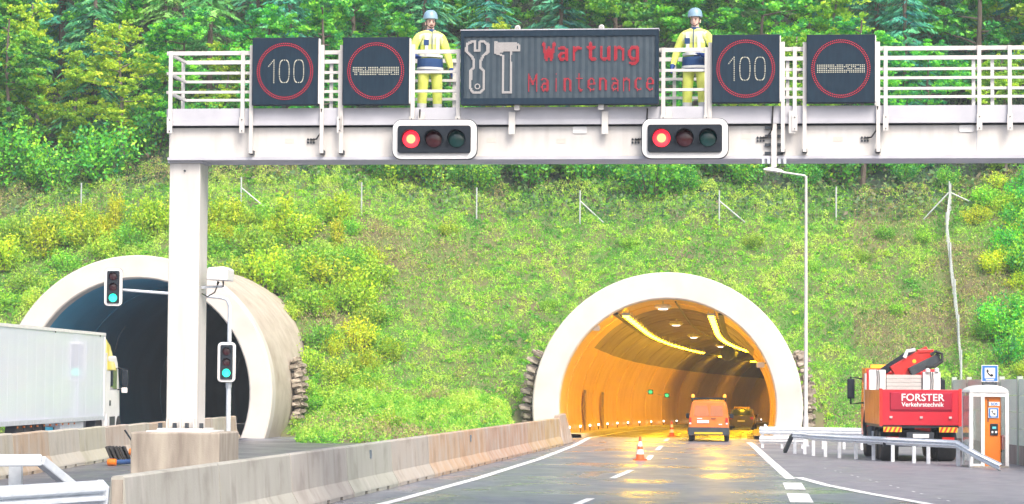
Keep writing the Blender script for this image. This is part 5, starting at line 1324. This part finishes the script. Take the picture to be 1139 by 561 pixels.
def conifer(seed, Ht, Rc, cols, droop=.35, dense=1.0):
    rg = np.random.default_rng(seed); mb = MB()
    mb.tube([(0, 0, -.6), (.03, .02, Ht * .5), (0, 0, Ht)], [Ht * .013, Ht * .008, .02], 7); parts = []
    nw_ = int(Ht / .42)
    for i in range(nw_):
        f = .10 + .9 * i / nw_; z = Ht * f; L0 = Rc * (1 - f) ** .75 + .12
        for k in range(int(6 * dense)):
            a = rg.random() * 6.28; L_ = L0 * rg.uniform(.65, 1.15); d = np.array([math.cos(a), math.sin(a), 0]); zz = z + rg.uniform(-.2, .2)
            n = max(6, int(34 * L_ / 2.5)); t = rg.random(n) ** .7
            P_ = d * (L_ * t)[:, None]; P_[:, 2] = zz + .10 * L_ * t - droop * L_ * t * t
            sd = np.array([-d[1], d[0], 0]); lat = rg.normal(size=n) * .20 * L_ * (1.1 - t) ; P_ += sd * lat[:, None]; P_[:, 2] -= abs(lat) * .35
            T = d * .7 + sd * (np.sign(lat) * .8)[:, None]; T[:, 2] = -.55 + rg.normal(size=n) * .25
            tt = np.clip(rg.random() * .6 + t * .3 + rg.normal(size=n) * .1, 0, 1)
            parts.append(leaves(P_, rg.uniform(.34, .62, n), ramp(tt, cols), aspect=.24, rng=rg, T=T))
            if i % 3 == 0 and k < 3: mb.tube([(0, 0, zz), tuple(d * L_ * .5 + np.array([0, 0, zz + .03 * L_])), tuple(d * L_ * .95 + np.array([0, 0, zz + (.1 - droop) * L_ * .9]))], [.035, .02, .008], 4)
    return mb.mesh('trunk', M_BARK), leafmesh('crown', parts, M_NEEDLE)
def shrub(seed, Ht, Rc, cols, nst, per, lsize, upright=.6):
    rg = np.random.default_rng(seed); mb = MB(); parts = []
    for i in range(nst):
        a = rg.random() * 6.28; r = Rc * math.sqrt(rg.random()); h = Ht * rg.uniform(.55, 1.0) * (1 - .35 * (r / Rc) ** 2)
        tip = np.array([r * math.cos(a), r * math.sin(a), h]); root = np.array([r * .25 * math.cos(a), r * .25 * math.sin(a), -.15])
        mid = root * .5 + tip * .5 + np.array([0, 0, h * .08]) - np.array([tip[0], tip[1], 0]) * .12 * upright
        mb.tube([tuple(root), tuple(mid), tuple(tip)], [.022, .014, .005], 4)
        m = int(per * rg.uniform(.7, 1.3)); t = rg.random(m) ** .65
        C = (root * ((1 - t) ** 2)[:, None] + mid * (2 * t * (1 - t))[:, None] + tip * (t ** 2)[:, None]) + rg.normal(size=(m, 3)) * (.06 + .16 * Rc * .5)
        C[:, 2] = np.maximum(C[:, 2], .03)
        tt = np.clip(rg.random() * .7 + rg.normal(size=m) * .15 + .12, 0, 1)
        parts.append(leaves(C, rg.uniform(.7, 1.3, m) * lsize, ramp(tt, cols), tilt=1.0, aspect=.6, rng=rg))
    return mb.mesh('stems', M_BARK), leafmesh('foliage', parts, M_LEAF)

GRN = [(.015, .19, .075), (.055, .40, .06), (.20, .66, .035), (.50, .84, .035)]
YEL = [(.14, .36, .02), (.32, .55, .02), (.60, .75, .02), (.80, .80, .03)]
TEAL = [(.015, .18, .15), (.05, .33, .19), (.13, .50, .20), (.34, .68, .20)]
LARCH = [(.08, .30, .08), (.18, .45, .10), (.34, .62, .12), (.52, .74, .15)]
TREES = {
 'leafy': [broadleaf(21, 13.5, 3.1, GRN, 15000, .25, .12), broadleaf(22, 11.5, 2.9, GRN, 14000, .24, .06), broadleaf(23, 15, 3.3, GRN, 16000, .26, .14)],
 'pale': [broadleaf(24, 10, 2.3, YEL, 9000, .23, .15, True), broadleaf(25, 12.5, 2.4, YEL, 9000, .23, .2, True)],
 'fir': [conifer(31, 17, 2.9, TEAL), conifer(32, 14.5, 2.6, TEAL, .25)],
 'larch': [conifer(33, 15, 3.0, LARCH, .45, .9)]}
SHRUBS = {
 'under': [shrub(41, 2.6, 1.5, GRN, 34, 60, .17), shrub(42, 3.2, 1.4, GRN, 34, 60, .18)],
 'lime': [shrub(43, 2.2, 1.25, YEL, 34, 62, .15), shrub(44, 1.7, 1.35, YEL, 34, 55, .14)],
 'mid': [shrub(45, 1.7, 1.2, [(.12, .34, .03), (.25, .52, .03), (.46, .70, .04), (.66, .80, .06)], 32, 55, .14), shrub(46, 1.25, 1.1, [(.10, .36, .04), (.22, .55, .04), (.40, .72, .05), (.58, .82, .07)], 30, 50, .13)],
 'whip': [shrub(47, 2.9, .55, YEL, 14, 75, .14, 1.0)]}
WHERE = [(0, 'at the left edge'), (45, 'aligned with lorry roof'), (90, 'aligned with lorry cab'), (126, 'aligned with hanging green light'), (165, 'just left of the column'), (207, 'aligned with column'), (245, 'aligned with box camera'),
 (285, 'by the 1 of left 100'), (325, 'by the zeros of left 100'), (366, 'between the left square signs'), (418, 'aligned with left bar sign'), (457, 'aligned with left red light'), (485, 'aligned with left worker'), (535, 'aligned with wrench'), (565, 'aligned with hammer'),
 (615, 'aligned with W of Wartung'), (655, 'aligned with middle of Wartung'), (700, 'aligned with end of Wartung'), (737, 'aligned with right red light'), (773, 'aligned with right worker'), (812, 'by the 1 of right 100'), (848, 'by the zeros of right 100'), (890, 'aligned with lamp pole'), (935, 'aligned with right bar sign'),
 (985, 'aligned with crane lorry cab'), (1030, 'aligned with crane'), (1062, 'aligned with climbing fence'), (1100, 'aligned with phone booth'), (1135, 'at the right edge')]
USED = {}
def where(px): return min(WHERE, key=lambda w: abs(w[0] - px))[1]
def uniq(lab):
    n = USED.get(lab, 0); USED[lab] = n + 1
    return lab if n == 0 else lab + ', ' + ORD[n] + ' one'
def put(kind, meshes, x, y, label, cat, group, scale, parts, tint=(1, 1, 1), sink=.1):
    t = thing(kind, uniq(label), cat, (x, y, hz(x, y) - sink), random.uniform(0, 6.28), group); s = scale
    t.scale = (s * random.uniform(.9, 1.12), s * random.uniform(.9, 1.12), s)
    for nm, me in zip(parts, meshes):
        o = place(nm, me, t); o.color = (*tint, 1)
    return t
rnd = random.Random(5)
LBL = {'leafy': 'leafy green tree', 'pale': 'yellow-green pale-trunked tree', 'fir': 'dark blue-green spruce', 'larch': 'light green drooping larch'}
ROWN = ('at the forest edge', 'in the second forest row', 'in the third forest row', 'deep in the forest', 'farthest up the forest')
NMS = {'leafy': 'broadleaf_tree', 'pale': 'young_tree', 'fir': 'spruce_tree', 'larch': 'larch_tree'}
def tree(kind, x, y, sc=1.0, v=None, tint=(1, 1, 1), ri=0, px=0):
    ms = TREES[kind]; ms = ms[rnd.randrange(len(ms)) if v is None else v]
    put(NMS[kind], ms, x, y, LBL[kind] + ' ' + ROWN[ri] + ', ' + where(px), 'tree', {'leafy': 'green broadleaf trees of the forest', 'pale': 'pale young trees at the forest edge', 'fir': 'spruces of the forest', 'larch': 'larches of the forest'}[kind], sc, ('trunk', 'crown'), tint, .3)
def col_x(px, y): return (px - CX) / FPX * y
# forest rows: photo column, row distance behind the fence
ROWS = [(3.2, 62, .72), (6.5, 66, .95), (11, 74, 1.05), (17, 84, 1.15), (25, 96, 1.2)]
for ri, (ds, step, sc) in enumerate(ROWS):
    px = -60 + rnd.uniform(0, 30)
    while px < 1230:
        x = col_x(px, 142 + ds); y = toe(x) + BRK + ds + rnd.uniform(-1.2, 1.2)
        left = px < 190; right = px > 880
        r = rnd.random()
        if ri == 0: k = 'pale' if r < (.5 if left else .35) else 'leafy'
        elif left: k = 'leafy' if r < .75 else ('pale' if r < .93 else 'fir')
        elif 190 <= px < 420: k = 'larch' if r < .4 else ('fir' if r < .6 else 'leafy')
        elif right: k = 'fir' if r < .5 else ('leafy' if r < .72 else 'pale' if r < .9 else 'larch')
        else: k = 'leafy' if r < .45 else ('fir' if r < .7 else 'larch' if r < .85 else 'pale')
        tint = (.70, 1.0, 1.3) if right else (.82, 1.0, 1.12)  # haze put into the leaf colours as a cool cast, bluer on the right
        tree(k, x, y, sc * rnd.uniform(.85, 1.12), None, tint, ri, px)
        px += step * rnd.uniform(.75, 1.3)
# undergrowth behind the fence
px = -40
while px < 1060:
    x = col_x(px, 138); y = toe(x) + BRK + rnd.uniform(.9, 5.0)
    put('forest_shrub', SHRUBS['under'][rnd.randrange(2)], x, y, 'dense green undergrowth shrub behind the fence, ' + where(px), 'shrub', 'undergrowth shrubs behind the fence', rnd.uniform(.5, 1.4), ('stems', 'foliage'), (rnd.uniform(.7, 1.3), 1.0, rnd.uniform(.9, 1.3)))
    px += rnd.uniform(18, 36)
# shrubs on the slope: (photo x, photo y of the foot, kind, scale)
SL = [(6, 300, 'lime', 1.0), (30, 325, 'mid', 1.0), (48, 285, 'lime', 1.1), (75, 300, 'mid', .9), (20, 268, 'mid', 1.1), (100, 272, 'lime', 1.0), (128, 262, 'whip', 1.0), (150, 275, 'mid', 1.1), (170, 262, 'lime', 1.1),
      (118, 285, 'mid', .9), (60, 262, 'mid', 1.2), (5, 345, 'mid', .9), (40, 345, 'mid', .7), (240, 260, 'lime', 1.0), (238, 285, 'mid', 1.0), (262, 262, 'whip', .9), (285, 285, 'mid', 1.1), (300, 325, 'lime', 1.25), (318, 262, 'whip', 1.0), (330, 270, 'lime', 1.1),
      (345, 300, 'mid', 1.2), (365, 320, 'lime', 1.15), (375, 280, 'whip', .8), (395, 300, 'mid', 1.1), (380, 345, 'mid', 1.1), (350, 350, 'mid', 1.1), (400, 345, 'lime', 1.0), (415, 318, 'mid', 1.0), (425, 360, 'mid', .9), (360, 385, 'mid', 1.0), (395, 392, 'lime', .9), (430, 395, 'mid', .8),
      (265, 318, 'mid', 1.0), (340, 415, 'mid', .9), (375, 425, 'mid', .8), (352, 455, 'mid', .7), (410, 430, 'mid', .7), (440, 452, 'mid', .8), (385, 465, 'mid', .8), (470, 470, 'mid', .6), (520, 462, 'mid', .6), (430, 478, 'mid', .6),
      (375, 250, 'lime', .9), (290, 250, 'mid', 1.0), (212, 255, 'mid', 1.0), (90, 252, 'lime', .9), (500, 262, 'mid', .55), (565, 395, 'mid', .5), (610, 345, 'mid', .45), (700, 275, 'mid', .5), (838, 275, 'mid', .55), (905, 300, 'mid', .5), (985, 265, 'mid', .6), (960, 290, 'mid', .5), (1000, 350, 'mid', .5), (1030, 270, 'mid', .5)]
r2 = random.Random(12)
for i in range(62):
    px = r2.choice([r2.uniform(0, 185), r2.uniform(232, 450), r2.uniform(232, 430)]); py = r2.uniform(252, 340) if px < 185 else r2.uniform(252, 470)
    if px < 310 and py > 270: py = r2.uniform(252, 275)
    SL.append((px, py, r2.choice(['mid', 'mid', 'mid', 'lime']), r2.uniform(.4, .8)))
for px, py, k, s in SL:
    p = H(px, py); ms = SHRUBS[k]; lab = {'lime': 'bright yellow-green shrub', 'mid': 'leafy green bush', 'whip': 'tall slim yellow-green sapling'}[k] + (' high on the slope, ' if py < 295 else ' halfway up the slope, ' if py < 380 else ' low on the slope, ') + where(px)
    put({'lime': 'lime_shrub', 'mid': 'slope_bush', 'whip': 'slope_sapling'}[k], ms[rnd.randrange(len(ms))], p.x, p.y, lab, 'shrub', {'lime': 'yellow-green shrubs on the left slope', 'mid': 'green bushes on the slope', 'whip': 'slim saplings on the left slope'}[k], s, ('stems', 'foliage'))
# thicket right of the climbing fence
for i in range(46):
    py = rnd.uniform(205, 430); px = rnd.uniform(1092 if py > 260 else 1085, 1175); p = H(px, py)
    k = 'under' if rnd.random() < .45 else ('mid' if rnd.random() < .6 else 'lime')
    put('thicket_bush', SHRUBS[k][rnd.randrange(2)], p.x, p.y, 'bush right of climbing fence, ' + ('topmost, ' if py < 260 else 'high up, ' if py < 310 else 'halfway up, ' if py < 370 else 'low down, ') + where(px), 'shrub', 'thicket above the noise wall', rnd.uniform(.6, .95), ('stems', 'foliage'), (1.25, 1.2, 1.0))

# ------------------------------------------------------------------ grass and herbs on the slope
def slope_points(n, rg):
    x = rg.uniform(-33, 36, n); s = rg.uniform(-4.6, 18.5, n)
    k = rg.random(n) < .10; x = np.where(k, rg.uniform(-10, 1.5, n), x); s = np.where(k, rg.uniform(-20, 1, n), s); y = toe(x) + s      # the bank between the tubes
    z = hill(x, y)
    dr = np.full(n, 1e9); dl = np.full(n, 1e9)
    A = _axr[:80]; B = _axl[:80]
    for i in range(len(A)): dr = np.minimum(dr, np.hypot(x - A[i, 0], y - A[i, 1]))
    for i in range(len(B)): dl = np.minimum(dl, np.hypot(x - B[i, 0], y - B[i, 1]))
    ok = (np.hypot(dr, z - RT_Z) > RT_RO - .05) & (np.hypot(dl, z - LT_Z) > LT_RO + .0) & ~((dr < RT_RO) & (z < RT_Z)) & ~((dl < LT_RO) & (z < LT_Z))
    ok &= ~((dr < RT_RO + 1.0) & (z < 1.2)) & (z > .03)
    return x[ok], y[ok], z[ok], s[ok]
def fields(x, y, s):
    px = CX + x / y * FPX
    dry = fbm(x * .22, y * .3, 33)                        # patches of dead growth
    bias = np.where((px > 400) & (px < 640) & (s > 6), .12, 0) + np.where(px > 940, .10, 0) + np.where((px > 300) & (px < 500) & (s < 5), .05, 0) - np.where((px > 560) & (px < 950), .20, 0)
    dry = dry + bias
    lush = fbm(x * .5, y * .5, 71)
    return dry, lush
def grass():
    rg = np.random.default_rng(3); parts = []
    for n0, leafy in ((430000, True), (170000, False)):
        x, y, z, s = slope_points(n0, rg); dry, lush = fields(x, y, s); n = len(x)
        px = CX + x / y * FPX
        clump = fbm(x * 1.7, y * 1.7, 101, 3); fine = fbm(x * 4.5, y * 4.5, 131, 2)
        d = np.clip((dry - .52) * 4.5, 0, 1)
        t = np.clip((clump - .5) * 1.9 + (lush - .5) * .9 + .55 + rg.normal(size=n) * .17, 0, 1)
        green = ramp(t, [(.07, .36, .035), (.20, .64, .05), (.40, .84, .07), (.66, .90, .13)])
        straw = ramp(np.clip(fine * 1.3 - .15 + rg.normal(size=n) * .2, 0, 1), [(.22, .16, .12), (.42, .32, .20), (.58, .50, .24), (.54, .56, .14)])
        col = np.where((rg.random(n) < d * .75)[:, None], straw, green)
        up = np.clip(.5 + (clump - .5) * 3.4 + (fine - .5) * 2.4, 0, 1.6) * np.where(px < 450, .50, .36)
        if leafy:
            C = np.stack([x, y, z + up * rg.random(n) ** .5 + .02], 1)
            parts.append(leaves(C, rg.uniform(.06, .14, n), col, tilt=.7, aspect=.55, rng=rg))
        else:
            L_ = rg.uniform(.14, .36, n)
            T = np.stack([rg.normal(size=n) * .6, rg.normal(size=n) * .5 - .2, np.ones(n)], 1)
            C = np.stack([x, y, z + up * .6 + L_ * .3], 1)
            parts.append(leaves(C, L_, col, aspect=.10, rng=rg, T=T))
    me = leafmesh('slope_grass', parts, M_GRASS)
    o = struct(place('slope_grass', me), 'stuff'); o['label'] = 'green and straw coloured grass covering the tunnel slope'; o['category'] = 'grass'
def herbs():
    rg = np.random.default_rng(4); parts = []
    x, y, z, s = slope_points(3600, rg); dry, lush = fields(x, y, s)
    px = CX + x / y * FPX
    sz = rg.uniform(.5, 1.15, len(x)) * np.where(px < 450, 1.25, .9)
    for i in range(len(x)):
        if rg.random() < (dry[i] - .42) * 2.2: continue
        m = int(22 * sz[i] + 6); r = .26 * sz[i]
        d = rg.normal(size=(m, 3)); d /= np.linalg.norm(d, axis=1, keepdims=True); d *= r * rg.random((m, 1)) ** .4; d[:, 2] = abs(d[:, 2]) * .9
        t = np.clip(rg.random() + rg.normal(size=m) * .12, 0, 1)
        cols = [(.06, .36, .04), (.16, .58, .04), (.34, .76, .04), (.60, .84, .05)]
        parts.append(leaves(np.array([x[i], y[i], z[i] + .03]) + d, rg.uniform(.08, .17, m), ramp(t, cols), tilt=.6, aspect=.6, rng=rg))
    me = leafmesh('slope_herbs', parts, M_LEAF)
    o = struct(place('slope_herbs', me), 'stuff'); o['label'] = 'low leafy weeds growing all over the tunnel slope'; o['category'] = 'weeds'
def litter():
    rg = np.random.default_rng(8); n = 70000
    x = rg.uniform(-36, 40, n); s = rg.uniform(BRK - 1, BRK + 30, n); y = toe(x) + s; z = hill(x, y)
    col = ramp(rg.random(n), [(.06, .16, .07), (.11, .26, .08), (.20, .36, .08), (.18, .13, .09)])
    V, Q, K = leaves(np.stack([x, y, z + rg.uniform(.02, .5, n)], 1), rg.uniform(.15, .4, n), col, aspect=.5, rng=rg)
    me = np_mesh('forest_undergrowth', V, Q, K); me.materials.append(M_LEAF)
    o = struct(place('forest_undergrowth', me), 'stuff'); o['label'] = 'dark ferns and low growth on the forest floor'; o['category'] = 'undergrowth'
grass(); herbs(); litter()


# ------------------------------------------------------------------ damp air over the whole place
m = bpy.data.materials.new('damp_air'); m.use_nodes = True; nt = m.node_tree; nt.nodes.clear()
pv = nt.nodes.new('ShaderNodeVolumePrincipled'); pv.inputs['Color'].default_value = (.86, .94, 1.0, 1); pv.inputs['Density'].default_value = HAZE; pv.inputs['Anisotropy'].default_value = 0.0
nt.links.new(pv.outputs[0], nt.nodes.new('ShaderNodeOutputMaterial').inputs['Volume'])
hzb = struct(MB().b2((-250, -40, -6.1), (250, 460, 62)).build('haze', m), 'stuff'); hzb['label'] = 'thin bluish rain haze filling the whole place'; hzb['category'] = 'haze'
